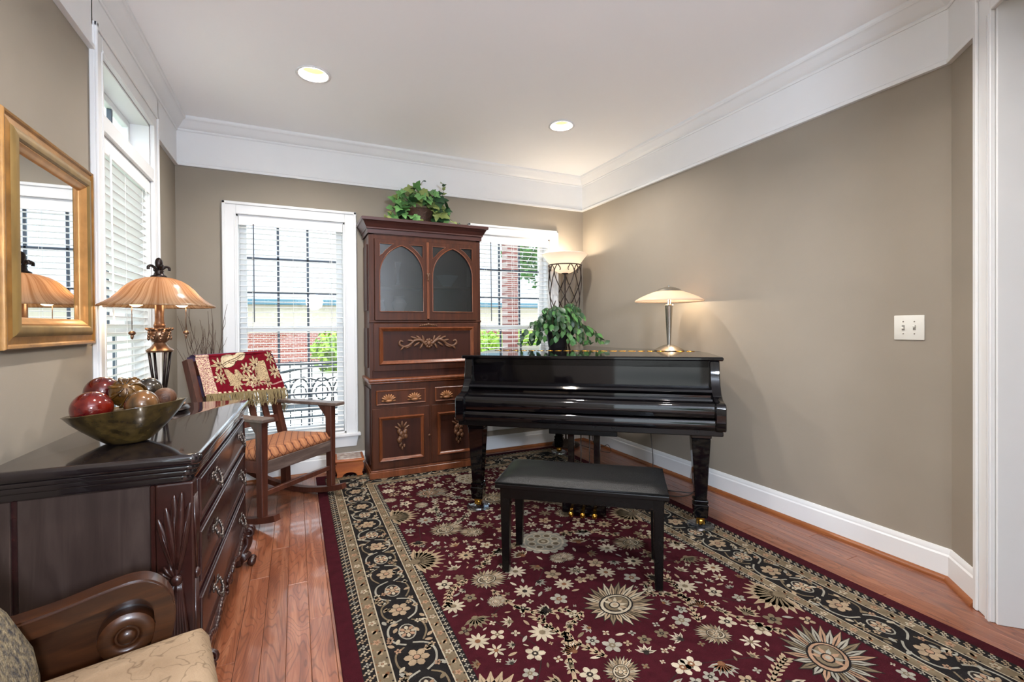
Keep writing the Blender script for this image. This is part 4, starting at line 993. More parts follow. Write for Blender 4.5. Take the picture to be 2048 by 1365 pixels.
# fall front
bm = B(); box(bm, -HU + 0.02, HU - 0.02, UY - 0.004, UY + 0.02, 0.778, 0.845, 0.003); obj('base_rail', bm, M_cabdk, cb)
bm = B(); box(bm, -HU + 0.030, HU - 0.030, UY - 0.012, UY + 0.01, 0.835, 1.218, 0.003); ff = obj('fall_front', bm, M_cab, cb)
bm = B(); box(bm, -HU + 0.095, HU - 0.095, UY - 0.0145, UY - 0.010, 0.905, 1.165); obj('panel', bm, M_cabdk, ff)
frame_mould('panel_moulding', ff, -HU + 0.070, HU - 0.070, 0.885, 1.185, UY - 0.012, 0.032, 0.024, M_mould)
def scroll_carving(parent, y, zc, sc, m):
    bm = B()
    for s in (-1, 1):
        P = [(s * x * sc, y, zc + z * sc) for x, z in ((0.03, 0.0), (0.07, 0.035), (0.12, 0.030), (0.16, -0.005), (0.21, -0.02), (0.245, 0.005), (0.235, 0.03), (0.215, 0.02))]
        Q = catmull(P, 4); tube(bm, Q, [0.013 * sc * (1 - 0.55 * i / len(Q)) + 0.002 for i in range(len(Q))], 7)
        for (x, z, a, l) in ((0.08, 0.05, 0.9, 0.035), (0.12, 0.052, 1.2, 0.035), (0.15, 0.03, 1.4, 0.03), (0.10, 0.0, 2.2, 0.032), (0.17, -0.02, 2.0, 0.03), (0.22, -0.03, 2.4, 0.022), (0.06, -0.015, 2.6, 0.03), (0.045, 0.045, 0.3, 0.03)):
            blob(bm, (s * x * sc, y - 0.002, zc + z * sc), (0.010 * sc, 0.009, l * sc), rotm(0, 0, s * a), 8, 6)
    for k in range(9): a = 2 * pi * k / 9; blob(bm, (0.026 * sc * cos(a), y - 0.004, zc + 0.006 + 0.03 * sc * sin(a)), (0.014 * sc, 0.012, 0.014 * sc), None, 8, 6)
    blob(bm, (0, y - 0.008, zc + 0.005), (0.02 * sc, 0.014, 0.022 * sc)); return obj('scroll_carving', bm, m, parent, smooth=True)
scroll_carving(ff, UY - 0.022, 1.045, 0.98, M_carve)
bm = B()
for s in (-1, 1):
    for k in range(4): blob(bm, (s * (0.012 + 0.018 * k), UY - 0.018, 1.204 - 0.002 * k), (0.012, 0.008, 0.010 - 0.0016 * k), rotm(0, 0, s * 0.5), 8, 6)
blob(bm, (0, UY - 0.02, 1.208), (0.012, 0.01, 0.013)); obj('top_carving', bm, M_carve, ff, smooth=True)
# things behind the glass
M_china = mat('white_china', 'e4e2dc', 0.3); M_crystal = mat('pressed_glass', 'b9c2c6', 0.15)
def ware(name, label, cat, x, y, z, prof, m, group=None):
    bm = B(); lathe(bm, prof, 20); o = obj(name, bm, m, smooth=40, loc=(0.995 + x, 3.735 + y, 0.0115 + z)); return tag(o, label, cat, group)
ware('china_vase', 'white footed china vase on the lower shelf behind the left glass door', 'vase', -0.20, 0.22, 1.246, [(0, 0), (0.05, 0), (0.045, 0.015), (0.02, 0.04), (0.05, 0.09), (0.062, 0.14), (0.04, 0.18), (0.046, 0.20), (0.038, 0.198), (0, 0.17)], M_china)
ware('glass_pitcher', 'clear pressed glass jar at the left end of the lower cabinet shelf', 'jar', -0.36, 0.2, 1.246, [(0, 0), (0.04, 0), (0.045, 0.10), (0.03, 0.14), (0.036, 0.17), (0.03, 0.168), (0, 0.02)], M_crystal)
ware('china_cup', 'small white china cup right of the footed vase in the cabinet', 'cup', -0.08, 0.21, 1.246, [(0, 0), (0.025, 0), (0.03, 0.02), (0.038, 0.065), (0.034, 0.065), (0.0, 0.01)], M_china)
ware('crystal_bud_vase', 'slender crystal bud vase on the upper shelf behind the left glass door', 'vase', -0.21, 0.22, 1.534, [(0, 0), (0.03, 0), (0.012, 0.03), (0.014, 0.13), (0.03, 0.20), (0.026, 0.198), (0.008, 0.1), (0, 0.03)], M_crystal)
ware('crystal_bowl', 'cut crystal bowl on the upper shelf behind the right glass door', 'bowl', 0.22, 0.22, 1.534, [(0, 0), (0.04, 0), (0.045, 0.015), (0.085, 0.07), (0.10, 0.10), (0.094, 0.10), (0.05, 0.03), (0, 0.02)], M_crystal)
for k in range(4):
    ware('china_plate', ('bottom', 'second', 'third', 'top')[k] + ' white plate of the stack behind the right glass door', 'plate', 0.22, 0.2, 1.246 + 0.011 * k, [(0, 0), (0.07, 0), (0.12, 0.014), (0.12, 0.017), (0.07, 0.004), (0, 0.004)], M_china, 'stacked white plates in the cabinet')

# ---------------------------------------------------------------- dresser (local x along front, y to the wall)
dt = Vector((0.0305413, 0.99953351))
dr = thing('dresser', 'dark mahogany dresser with carved corners and black polished top along the left wall', 'dresser', (-0.285, 1.655, 0.0), atan2(dt.y, dt.x))
DW, DDp = 1.085, 0.452
bm = B(); box(bm, 0.004, DW, 0.014, DDp, 0.16, 0.745, 0.003); body = obj('carcass', bm, M_mahog, dr)
# top with rounded bullnose edge and front corners
def round_rect(x0, x1, y0, y1, r, n=6):
    out = []
    for cx_, cy_, a0 in ((x0 + r, y0 + r, pi), (x1 - r, y0 + r, 1.5 * pi)):
        out += [(cx_ + r * cos(a0 + pi / 2 * k / n), cy_ + r * sin(a0 + pi / 2 * k / n)) for k in range(n + 1)]
    return out + [(x1, y1), (x0, y1)]
bm = B()
for (ex, za, zb_, bv) in ((0.0, 0.797, 0.8295, 0.012), (-0.010, 0.783, 0.797, 0.004), (-0.018, 0.764, 0.784, 0.006), (-0.026, 0.745, 0.766, 0.004)):
    o = round_rect(-0.034 - ex, DW + 0.034 + ex, -0.030 - ex, DDp + 0.008, 0.03)
    b = B(); plate(b, o, (), za, zb_); ed = [e for e in b.edges if e.calc_face_angle(0) > 0.9]; bmesh.ops.bevel(b, geom=ed, offset=bv, segments=4, affect='EDGES', profile=0.5); merge(bm, b)
obj('top', bm, M_dresstop, dr, smooth=35)
# end panel (faces -x): framed panel with dark groove towards the wall
bm = B(); box(bm, -0.004, 0.006, 0.100, 0.388, 0.17, 0.744, 0.002); obj('end_panel', bm, M_mahogend, dr)
bm = B(); box(bm, -0.004, 0.006, 0.402, DDp, 0.12, 0.744, 0.002); obj('end_stile', bm, M_mahogend, dr)
bm = B(); box(bm, -0.010, 0.004, 0.088, 0.100, 0.13, 0.744, 0.003); obj('end_bead', bm, M_mahogcarve, dr)
for xx, sg in ((-0.008, -1), (DW + 0.008, 1)):   # corner posts with carved sheaf on the end face and front
    a, b_ = (xx, xx + 0.050) if sg < 0 else (xx - 0.050, xx)
    bm = B(); box(bm, a, b_, -0.006, 0.088, 0.115, 0.745, 0.006, 2); po = obj('corner_post', bm, M_mahogcarve, dr)
    bm = B(); fx = xx + sg * 0.004
    for k in range(5):     # long leaves fanning upwards from the tie
        u = k / 4; yb_ = 0.036; yt = 0.002 + 0.078 * u; zt = 0.730 - 0.13 * abs(u - 0.35)
        dy, dz = yt - yb_, zt - 0.475; L = math.hypot(dy, dz); blob(bm, (fx + sg * (0.002 + 0.003 * (k % 2)), (yb_ + yt) / 2, (0.475 + zt) / 2), (0.0085, 0.0125, L / 2 + 0.004), rotm(0, -atan2(dy, dz), 0), 10, 9)
        tube(bm, [(fx + sg * 0.0105, yb_ + dy * 0.1, 0.475 + dz * 0.1), (fx + sg * 0.0115, yb_ + dy * 0.55, 0.475 + dz * 0.55), (fx + sg * 0.004, yb_ + dy * 0.95, 0.475 + dz * 0.95)], [0.0022, 0.0022, 0.001], 5)
    for k in range(9):     # curled fan at the tie
        an = rad(-75 + 150 * k / 8); tube(bm, [(fx, 0.040, 0.462), (fx + sg * 0.010, 0.040 + 0.03 * cos(an), 0.462 + 0.035 * sin(an)), (fx + sg * 0.004, 0.040 + 0.048 * cos(an), 0.462 + 0.055 * sin(an))], [0.004, 0.0065, 0.003], 6)
    for k in range(7):     # reeds below
        u = k / 6; P = [(fx, 0.036 + (u - 0.5) * 0.016, 0.455), (fx + sg * 0.003, 0.036 + (u - 0.5) * 0.045, 0.30), (fx, 0.038 + (u - 0.5) * 0.080, 0.125)]
        tube(bm, catmull(P, 4), 0.0058, 6)
    blob(bm, (fx + sg * 0.008, 0.036, 0.464), (0.012, 0.016, 0.016)); blob(bm, (xx + 0.02 * -sg, -0.008, 0.464), (0.014, 0.010, 0.016))
    for k in range(5): tube(bm, [(xx - sg * (0.010 + 0.007 * k), -0.006, 0.45), (xx - sg * (0.006 + 0.009 * k), -0.007, 0.13)], 0.004, 6)
    for k in range(5): tube(bm, [(xx - sg * 0.022, -0.006, 0.48), (xx - sg * (0.006 + 0.009 * k), -0.008, 0.60), (xx - sg * (0.004 + 0.010 * k), -0.006, 0.70)], [0.003, 0.0055, 0.002], 6)
    obj('sheaf_carving', bm, M_mahogcarve, po, smooth=True)
# drawers
DZ = [(0.612, 0.738), (0.415, 0.572), (0.212, 0.368)]
bm = B()
for z0_, z1_ in ((0.572, 0.612), (0.368, 0.415), (0.196, 0.212)):
    box(bm, 0.042, DW - 0.042, -0.004, 0.02, z0_ + 0.010, z1_ - 0.006, 0.004, 2)
obj('drawer_rails', bm, M_mahog, dr)
def bail_pull(parent, x, y, z):
    bm = B()
    for s in (-1, 1):
        for k in range(6): a = 2 * pi * k / 6; blob(bm, (x + s * 0.034 + 0.009 * cos(a), y - 0.006, z + 0.012 + 0.009 * sin(a)), (0.006, 0.004, 0.006), None, 7, 5)
        blob(bm, (x + s * 0.034, y - 0.012, z + 0.012), 0.006, None, 8, 6)
    P = catmull([(x - 0.034, y - 0.014, z + 0.010), (x - 0.030, y - 0.022, z - 0.014), (x, y - 0.026, z - 0.026), (x + 0.030, y - 0.022, z - 0.014), (x + 0.034, y - 0.014, z + 0.010)], 5); tube(bm, P, 0.0042, 6)
    for k in (3, 6, 8, 10, 12, 14, 17): p = P[k]; blob(bm, p, (0.0065, 0.006, 0.0075), None, 7, 5)
    blob(bm, (x, y - 0.028, z - 0.034), (0.006, 0.005, 0.010), None, 7, 5); blob(bm, (x - 0.012, y - 0.008, z + 0.016), (0.011, 0.003, 0.005)); blob(bm, (x + 0.012, y - 0.008, z + 0.016), (0.011, 0.003, 0.005))
    return obj('bail_pull', bm, M_pull, parent, smooth=True)
for z0_, z1_ in DZ:
    bm = B(); box(bm, 0.046, DW - 0.046, -0.010, 0.02, z0_, z1_, 0.006, 3); d = obj('drawer', bm, M_mahog, dr, smooth=40)
    frame_mould('cock_bead', d, 0.048, DW - 0.048, z0_ + 0.002, z1_ - 0.002, -0.009, 0.008, 0.006, M_mahogcarve)
    for xx in (0.245, 0.845): bail_pull(d, xx, -0.012, (z0_ + z1_) / 2 + 0.008)
# carved base and scroll feet
bm = B(); P = [(0.05, 0.196), (DW - 0.05, 0.196), (DW - 0.05, 0.105), (DW - 0.16, 0.115), (DW - 0.3, 0.15), (DW / 2, 0.12), (0.3, 0.15), (0.16, 0.115), (0.05, 0.105)]
plate(bm, P, (), 0.0, 0.022, T4(0, 0.012, 0) @ XZ, 0.003); ap = obj('base_apron', bm, M_mahogcarve, dr)
bm = B(); r5 = random.Random(9)
for s in (0, 1):
    for k in range(14):
        u = k / 13; xx = 0.08 + 0.36 * u; xx = xx if s == 0 else DW - xx
        blob(bm, (xx, -0.012, 0.162 + 0.018 * sin(u * 9)), (0.022, 0.010, 0.010), rotm(0, 0, 0.7 * cos(u * 9) * (1 if s else -1)), 8, 6)
for k in range(7): a = pi * k / 6; blob(bm, (DW / 2 + 0.045 * cos(a), -0.012, 0.145 + 0.035 * sin(a)), (0.010, 0.010, 0.020), rotm(0, 0, pi / 2 - a), 8, 6)
obj('apron_carving', bm, M_mahogcarve, ap, smooth=True)
def paw(x, y, sg):
    bm = B()
    Q = catmull([(x, y + 0.03, 0.19), (x, y - 0.012, 0.165), (x, y - 0.020, 0.11), (x, y + 0.004, 0.065), (x, y - 0.016, 0.03)], 5)
    tube(bm, Q, [0.030, 0.034, 0.036, 0.035, 0.034, 0.032, 0.030, 0.028, 0.026, 0.025, 0.024, 0.024, 0.025, 0.026, 0.027, 0.028, 0.030, 0.031, 0.032, 0.031, 0.029][:len(Q)], 10)
    for k in range(4): blob(bm, (x + (k - 1.5) * 0.017, y - 0.040, 0.018), (0.011, 0.020, 0.017), None, 8, 6)
    C = [(x, y - 0.030 + 0.024 * cos(a) * (1 - a / 14), 0.165 + 0.024 * sin(a) * (1 - a / 14)) for a in [0.5 * q for q in range(18)]]
    for dx in (-0.022, 0.022): tube(bm, [(x + dx, p[1], p[2]) for p in C], 0.008, 6)
    box(bm, x - 0.03, x + 0.03, y + 0.0, y + 0.06, 0.0, 0.19, 0.01)
    obj('paw_foot', bm, M_mahogcarve, dr, smooth=True)
paw(0.04, 0.0, -1); paw(DW - 0.04, 0.0, 1)
for xx in (0.04, DW - 0.04):
    bm = B(); box(bm, xx - 0.03, xx + 0.03, DDp - 0.06, DDp, 0.0, 0.17, 0.006); obj('back_foot', bm, M_mahog, dr)
# ---------------------------------------------------------------- rocking chair (local x along the front, y backwards)
rc = thing('rocking_chair', 'dark oak slat-back rocking chair with orange lattice cushion by the window', 'rocking chair', (-0.190, 3.131, 0.0), rad(45))
WX = 0.577
def run_z(y): return 0.36 * (y - 0.305) ** 2 + 0.001
for x in (0.0, WX):
    bm = B(); strip(bm, [(x, -0.115 + 0.90 * k / 24, run_z(-0.115 + 0.90 * k / 24) + 0.020) for k in range(25)], 0.042, 0.036); obj('rocker', bm, M_mission, rc, smooth=40)
    bm = B(); box(bm, x - 0.024, x + 0.024, -0.026, 0.026, run_z(0) + 0.037, 0.645, 0.003, taper=0.86); obj('front_leg', bm, M_mission, rc)
    bm = B(); strip(bm, [(x, 0.415, run_z(0.4) + 0.036), (x, 0.425, 0.36), (x, 0.50, 0.62), (x, 0.625, 0.995)], [0.044, 0.044, 0.042, 0.036], 0.050, up=(0, -1, 0.1)); obj('back_post', bm, M_mission, rc)
    ax = x - 0.018 if x == 0 else x + 0.018
    bm = B(); plate(bm, [(ax - 0.045, -0.075), (ax + 0.045, -0.075), (ax + 0.045, 0.30), (ax + 0.030, 0.52), (ax - 0.030, 0.52), (ax - 0.045, 0.30)], (), 0.645, 0.667, None, 0.004); obj('arm', bm, M_missionworn, rc)
    bm = B(); sx = -1 if x == 0 else 1
    plate(bm, [(-0.010, 0.644), (0.10, 0.644), (0.03, 0.56), (-0.005, 0.47)], (), x - 0.012, x + 0.012, YZ); obj('arm_bracket', bm, M_mission, rc)
    bm = B(); box(bm, x - 0.012, x + 0.012, 0.02, 0.41, 0.33, 0.400, 0.003); obj('side_rail', bm, M_mission, rc)
bm = B(); box(bm, 0.02, WX - 0.02, -0.020, 0.004, 0.325, 0.402, 0.003); obj('front_rail', bm, M_missionworn, rc)
bm = B(); box(bm, 0.02, WX - 0.02, 0.40, 0.424, 0.32, 0.385, 0.003); obj('back_rail', bm, M_mission, rc)
bm = B(); box(bm, 0.02, WX - 0.02, -0.012, 0.012, 0.190, 0.222, 0.003); obj('stretcher', bm, M_mission, rc)
def back_y(z): return 0.425 + (z - 0.36) * 0.315
for z0_, z1_, nm_ in ((0.505, 0.560, 'lower_back_rail'), (0.89, 0.985, 'crest_rail')):
    bm = B(); zm = (z0_ + z1_) / 2; strip(bm, [(0.02, back_y(zm), zm), (WX / 2, back_y(zm) + 0.02, zm), (WX - 0.02, back_y(zm), zm)], 0.022, z1_ - z0_, up=(0, 0.315, 1)); obj(nm_, bm, M_mission, rc)
for k in range(5):
    x = 0.09 + 0.0985 * k; bm = B(); dy = 0.02 * (1 - abs(k - 2) / 2.6); strip(bm, [(x, back_y(0.555) + dy, 0.555), (x, back_y(0.895) + dy, 0.895)], 0.046, 0.012, up=(0, -1, 0.3)); obj('back_slat', bm, M_mission, rc)
# lattice cushion
m, nt, bs, out = nm('lattice_fabric'); N = nt.nodes.new; Lk = nt.links.new
tc = N('ShaderNodeTexCoord'); sp = N('ShaderNodeSeparateXYZ'); Lk(tc.outputs['Object'], sp.inputs[0])
def mth(op, a, b=None):
    n = N('ShaderNodeMath'); n.operation = op
    for i, v in enumerate((a, b)):
        if v is None: continue
        if isinstance(v, (int, float)): n.inputs[i].default_value = v
        else: Lk(v, n.inputs[i])
    return n.outputs[0]
yz = mth('ADD', mth('MULTIPLY', sp.outputs['Y'], 1.0), mth('MULTIPLY', sp.outputs['Z'], -0.9))
l1 = mth('PINGPONG', mth('ADD', mth('MULTIPLY', sp.outputs['X'], 1.0), yz), 0.029); l2 = mth('PINGPONG', mth('SUBTRACT', mth('MULTIPLY', sp.outputs['X'], 1.0), yz), 0.029)
ln = mth('MAXIMUM', mth('LESS_THAN', l1, 0.0032), mth('LESS_THAN', l2, 0.0032)); dot_ = mth('GREATER_THAN', mth('MULTIPLY', l1, l2), 0.00050)
mx1 = N('ShaderNodeMix'); mx1.data_type = 'RGBA'; mx1.inputs[6].default_value = (*lin('9c6440'), 1); mx1.inputs[7].default_value = (*lin('aa724b'), 1); Lk(dot_, mx1.inputs[0])
mx2 = N('ShaderNodeMix'); mx2.data_type = 'RGBA'; Lk(ln, mx2.inputs[0]); Lk(mx1.outputs[2], mx2.inputs[6]); mx2.inputs[7].default_value = (*lin('5a2a16'), 1); Lk(mx2.outputs[2], bs.inputs['Base Color']); bs.inputs['Roughness'].default_value = 0.8
M_lattice = m
def cushion(x0, x1, y0, y1, zfun, t, r=0.05, nx=24, ny=20):
    b = B(); top = []; bot = []
    for j in range(ny + 1):
        rt, rb = [], []
        for i in range(nx + 1):
            u, v = i / nx, j / ny; e = min(u * (x1 - x0), (1 - u) * (x1 - x0), v * (y1 - y0), (1 - v) * (y1 - y0)); k = min(1, e / r); h = sqrt(max(0, 1 - (1 - k) ** 2))
            x, y = x0 + (x1 - x0) * u, y0 + (y1 - y0) * v; rt.append(b.verts.new((x, y, zfun(x, y) + t * (0.35 + 0.65 * h))))
            rb.append(b.verts.new((x, y, zfun(x, y))) )
        top.append(rt); bot.append(rb)
    for j in range(ny):
        for i in range(nx): b.faces.new((top[j][i], top[j][i + 1], top[j + 1][i + 1], top[j + 1][i])); b.faces.new((bot[j][i], bot[j + 1][i], bot[j + 1][i + 1], bot[j][i + 1]))
    for i in range(nx): b.faces.new((bot[0][i], bot[0][i + 1], top[0][i + 1], top[0][i])); b.faces.new((top[ny][i], top[ny][i + 1], bot[ny][i + 1], bot[ny][i]))
    for j in range(ny): b.faces.new((top[j][0], top[j + 1][0], bot[j + 1][0], bot[j][0])); b.faces.new((bot[j][nx], bot[j + 1][nx], top[j + 1][nx], top[j][nx]))
    return b
b = cushion(0.014, WX - 0.014, -0.018, 0.405, lambda x, y: 0.402 - 0.05 * y, 0.068, 0.06); obj('seat_cushion', b, M_lattice, rc, smooth=True)

# ---------------------------------------------------------------- throw over the chair back
def ell(u, v, cu, cv, a, b, th=0):
    du, dv = u - cu, v - cv; c, s = cos(th), sin(th); p, q = (du * c + dv * s) / a, (-du * s + dv * c) / b; return p * p + q * q
leaf_list = []
r8 = random.Random(21)
for (cu, cv, n, R0, a0) in ((0.135, 0.085, 7, 0.050, 0.4), (0.125, 0.165, 8, 0.045, 1.0), (0.23, 0.205, 9, 0.055, 0.2), (0.335, 0.19, 8, 0.055, 0.8), (0.42, 0.10, 9, 0.060, 0.5), (0.40, 0.195, 7, 0.045, 0.1), (0.555, 0.15, 8, 0.05, 0.3), (0.555, 0.055, 7, 0.05, 0.9), (0.47, 0.215, 7, 0.04, 0.2), (0.33, 0.12, 7, 0.045, 0.6)):
    for k in range(n): a = a0 + 2 * pi * k / n; leaf_list.append((cu + R0 * 0.55 * cos(a), cv + R0 * 0.55 * sin(a), R0 * 0.50, R0 * 0.17, a))
THC = dict(red='6e0f1e', cream='c3ab86', pale='d8c6a4', line='4d3026', fringe='8b7a58', pink='b98d86', purple='6e5a74', border='d9c3a2')
THK = list(THC); THM = [mat('throw_' + k, c, 0.95, var=0.12, vscale=60, bump=0.5, bscale=300, spec=0.1) for k, c in THC.items()]
def throw_col(u, v):
    """u across (0 left), v down the front 0..1"""
    if u < 0.14: return 'pink' if noise.noise(Vector((u * 70, v * 45, 1))) > 0.02 else ('border' if noise.noise(Vector((u * 60, v * 60, 9))) > -0.2 else 'red')
    if v > 0.93: return 'border' if int(u * 34) % 2 else 'red'
    U, V_ = u * 0.59, v * 0.27
    vi = min(ell(U, V_, 0.215, 0.062, 0.060, 0.044, -0.35), ell(U, V_, 0.315, 0.030, 0.050, 0.036, -0.35), ell(U, V_, 0.27, 0.045, 0.05, 0.022, -0.35))
    if vi < 0.82:
        if abs((V_ - 0.055) + 0.36 * (U - 0.25)) < 0.0022 or abs((V_ - 0.066) + 0.36 * (U - 0.25)) < 0.0016 or abs(ell(U, V_, 0.25, 0.075, 0.022, 0.006, -0.35) - 0.7) < 0.3: return 'line'
        return 'pale' if noise.noise(Vector((U * 60, V_ * 60, 2))) > -0.35 else 'cream'
    if vi < 1.0: return 'line'
    for (su, sv, w0, sl, h0) in ((0.185, 0.115, 0.018, 0.5, 0.10), (0.475, 0.075, 0.022, -0.25, 0.12), (0.255, 0.12, 0.012, 0.2, 0.06)):
        k = (V_ - sv) / h0
        if 0 < k < 1:
            d = abs(U - su - sl * (V_ - sv)) - (w0 + 0.030 * k)
            if d < 0: return 'line' if d > -0.0022 or abs(((U - su - sl * (V_ - sv)) / (w0 + 0.03 * k) * 4.5) % 1 - 0.5) < 0.11 else 'cream'
    best = min(((ell(U, V_, *L), i) for i, L in enumerate(leaf_list)))
    if best[0] < 0.66:
        L = leaf_list[best[1]]; mid = abs(-(U - L[0]) * sin(L[4]) + (V_ - L[1]) * cos(L[4])); return 'line' if mid < 0.0010 else ('cream' if best[1] % 5 else 'pale')
    if best[0] < 1.0: return 'line'
    if abs(V_ - 0.222 - 0.008 * sin(U * 40)) < 0.0035 and U > 0.27: return 'pink'
    return 'red'
th = thing('throw_blanket', 'red tapestry throw with violin pattern and fringe draped over the rocking chair', 'blanket', (-0.190, 3.131, 0.0), rad(45))
NU, NV = 190, 170
def throw_pt(u, s):
    """s: arc length from the front hem; fold over the crest then down the back"""
    zb = 0.765 - 0.035 * u; Lf = 1.012 - zb; x = 0.030 + 0.590 * u
    wob = 0.006 * sin(u * 17 + s * 9) + 0.005 * sin(u * 31 - s * 14)
    if s < Lf: z = zb + s; return Vector((x + 0.03 * (1 - s / Lf) * (u - 0.3), back_y(z) - 0.040 + wob - 0.018 * (1 - s / Lf), z))
    k = s - Lf
    if k < 0.09: a = pi * k / 0.09; return Vector((x, back_y(1.0) - 0.012 - 0.030 * cos(a) + wob * 0.5, 1.012 + 0.016 * sin(a)))
    z = 1.012 - (k - 0.09); return Vector((x, back_y(z) + 0.036 + wob, z))
b = B(); gv = []; tot = 0.60
for j in range(NV + 1):
    gv.append([b.verts.new(throw_pt(i / NU, tot * j / NV)) for i in range(NU + 1)])
for j in range(NV):
    for i in range(NU):
        f = b.faces.new((gv[j][i], gv[j][i + 1], gv[j + 1][i + 1], gv[j + 1][i])); u = (i + 0.5) / NU; s = tot * (j + 0.5) / NV; Lf = 1.012 - (0.765 - 0.035 * u) + 0.03
        f.material_index = THK.index(throw_col(u, 1 - s / Lf) if s < Lf else 'purple')
bmesh.ops.recalc_face_normals(b, faces=b.faces[:]); obj('woven_cloth', b, THM, th, smooth=True)
# side fold hanging from the right post
b = B(); gv = []
for j in range(25):
    z = 1.0 - 0.36 * j / 24; row = []
    for i in range(15):
        t_ = i / 14; y = back_y(z) - 0.045 + 0.115 * t_; x = 0.617 + 0.034 * sin(pi * min(1, t_ * 1.1)) * (0.3 + 0.7 * j / 24) + 0.012 * sin(t_ * 9 + j * 0.3)
        row.append(b.verts.new((x, y, z - 0.05 * t_ * j / 24)))
    gv.append(row)
for j in range(24):
    for i in range(14): f = b.faces.new((gv[j][i], gv[j][i + 1], gv[j + 1][i + 1], gv[j + 1][i])); f.material_index = THK.index('purple' if noise.noise(Vector((j * 1.1, i * 0.9, 3))) < 0.15 else 'pink')
obj('side_fold', b, THM, th, smooth=True)
b = B(); r8 = random.Random(4)
for k in range(150):
    u = 0.02 + 0.98 * k / 149; p = throw_pt(u, 0.0); L = 0.07 + 0.03 * u + r8.uniform(-0.012, 0.012)
    tube(b, [p + Vector((0, -0.002, 0.012)), p + Vector((r8.uniform(-0.01, 0.01), -0.012 + r8.uniform(-0.008, 0.004), -L * 0.5)), p + Vector((r8.uniform(-0.016, 0.016), -0.010 + r8.uniform(-0.01, 0.01), -L))], [0.0032, 0.0034, 0.0022], 4)
for k in range(40):
    z = 1.0 - 0.36 + r8.uniform(-0.01, 0.03); y = back_y(0.66) - 0.04 + 0.11 * k / 39; p = Vector((0.63 + r8.uniform(-0.01, 0.03), y, z - 0.04 * k / 39))
    tube(b, [p, p + Vector((r8.uniform(-0.01, 0.02), r8.uniform(-0.01, 0.01), -0.07))], 0.0028, 4)
f = obj('fringe', b, THM[THK.index('fringe')], th); tag(f, 'olive tan fringe', kind='stuff')

# ---------------------------------------------------------------- footstool
fs = thing('footstool', 'small wooden footstool with faded painted top left of the cabinet', 'stool', (0.385, 3.985, 0.0125), rad(-3))
M_stool = wood('cherry_stool', '8a4322', 'b5652f', 0.4, (3, 26, 26), c3='a05528')
M_painted = mat('painted_top', '7a5d50', 0.5, col2='c9bdb2', vscale=28, detail=6)
for y in (-0.105, 0.085):
    arc = [(0.055 * cos(a), 0.034 * sin(a)) for a in [pi * k / 8 for k in range(9)]]
    P = [(-0.100, 0.0), (-0.056, 0.0)] + arc[::-1] + [(0.056, 0.0), (0.100, 0.0), (0.094, 0.025), (0.106, 0.06), (0.108, 0.09), (0.098, 0.118), (-0.098, 0.118), (-0.108, 0.09), (-0.106, 0.06), (-0.094, 0.025)]
    bm = B(); plate(bm, P, (), 0.0, 0.018, T4(0, y + 0.018, 0) @ XZ, 0.003); obj('end_board', bm, M_stool, fs)
bm = B(); box(bm, -0.094, 0.094, -0.09, 0.07, 0.085, 0.118, 0.003); obj('side_rails', bm, M_stool, fs)
bm = B(); box(bm, -0.112, 0.112, -0.122, 0.108, 0.118, 0.140, 0.009, 3); obj('top', bm, M_stool, fs, smooth=40)
bm = B(); box(bm, -0.092, 0.092, -0.100, 0.090, 0.138, 0.1425, 0.002); obj('painted_panel', bm, M_painted, fs)

# ---------------------------------------------------------------- tall vase of dry twigs in the corner
tv = thing('twig_vase', 'tall dark floor vase of bare twigs in the corner behind the rocking chair', 'vase', (-0.565, 3.905, 0.0))
bm = B(); lathe(bm, [(0, 0.0), (0.085, 0), (0.09, 0.02), (0.11, 0.18), (0.105, 0.36), (0.06, 0.54), (0.05, 0.60), (0.065, 0.64), (0.055, 0.638), (0.04, 0.58), (0, 0.5)], 28); obj('vase_body', bm, M_pot, tv, smooth=True)
r9 = random.Random(31)
for k in range(20):
    a = r9.uniform(0, 2 * pi); sp_ = r9.uniform(0.03, 0.19); H_ = r9.uniform(1.05, 1.40); bm = B()
    P = [Vector((0.02 * cos(a), 0.02 * sin(a), 0.5))]
    for q in range(1, 7):
        t_ = q / 6; P.append(Vector((min(0.15, sp_ * t_ ** 1.2 * cos(a)) + r9.uniform(-0.014, 0.014) * t_, min(0.13, sp_ * t_ ** 1.2 * sin(a)) + r9.uniform(-0.014, 0.014) * t_, 0.5 + (H_ - 0.5) * t_)))
    Q = catmull(P, 3); tube(bm, Q, [0.0036, 0.0012], 5)
    for q in (8, 11, 14):
        p = Q[q]; d = Vector((r9.uniform(-0.05, 0.05), r9.uniform(-0.04, 0.03), r9.uniform(0.07, 0.14))); tube(bm, [p, p + d * 0.5 + Vector((0.008, 0, 0)), p + d], [0.0018, 0.0008], 4)
    obj('twig', bm, M_twig, tv, smooth=True)

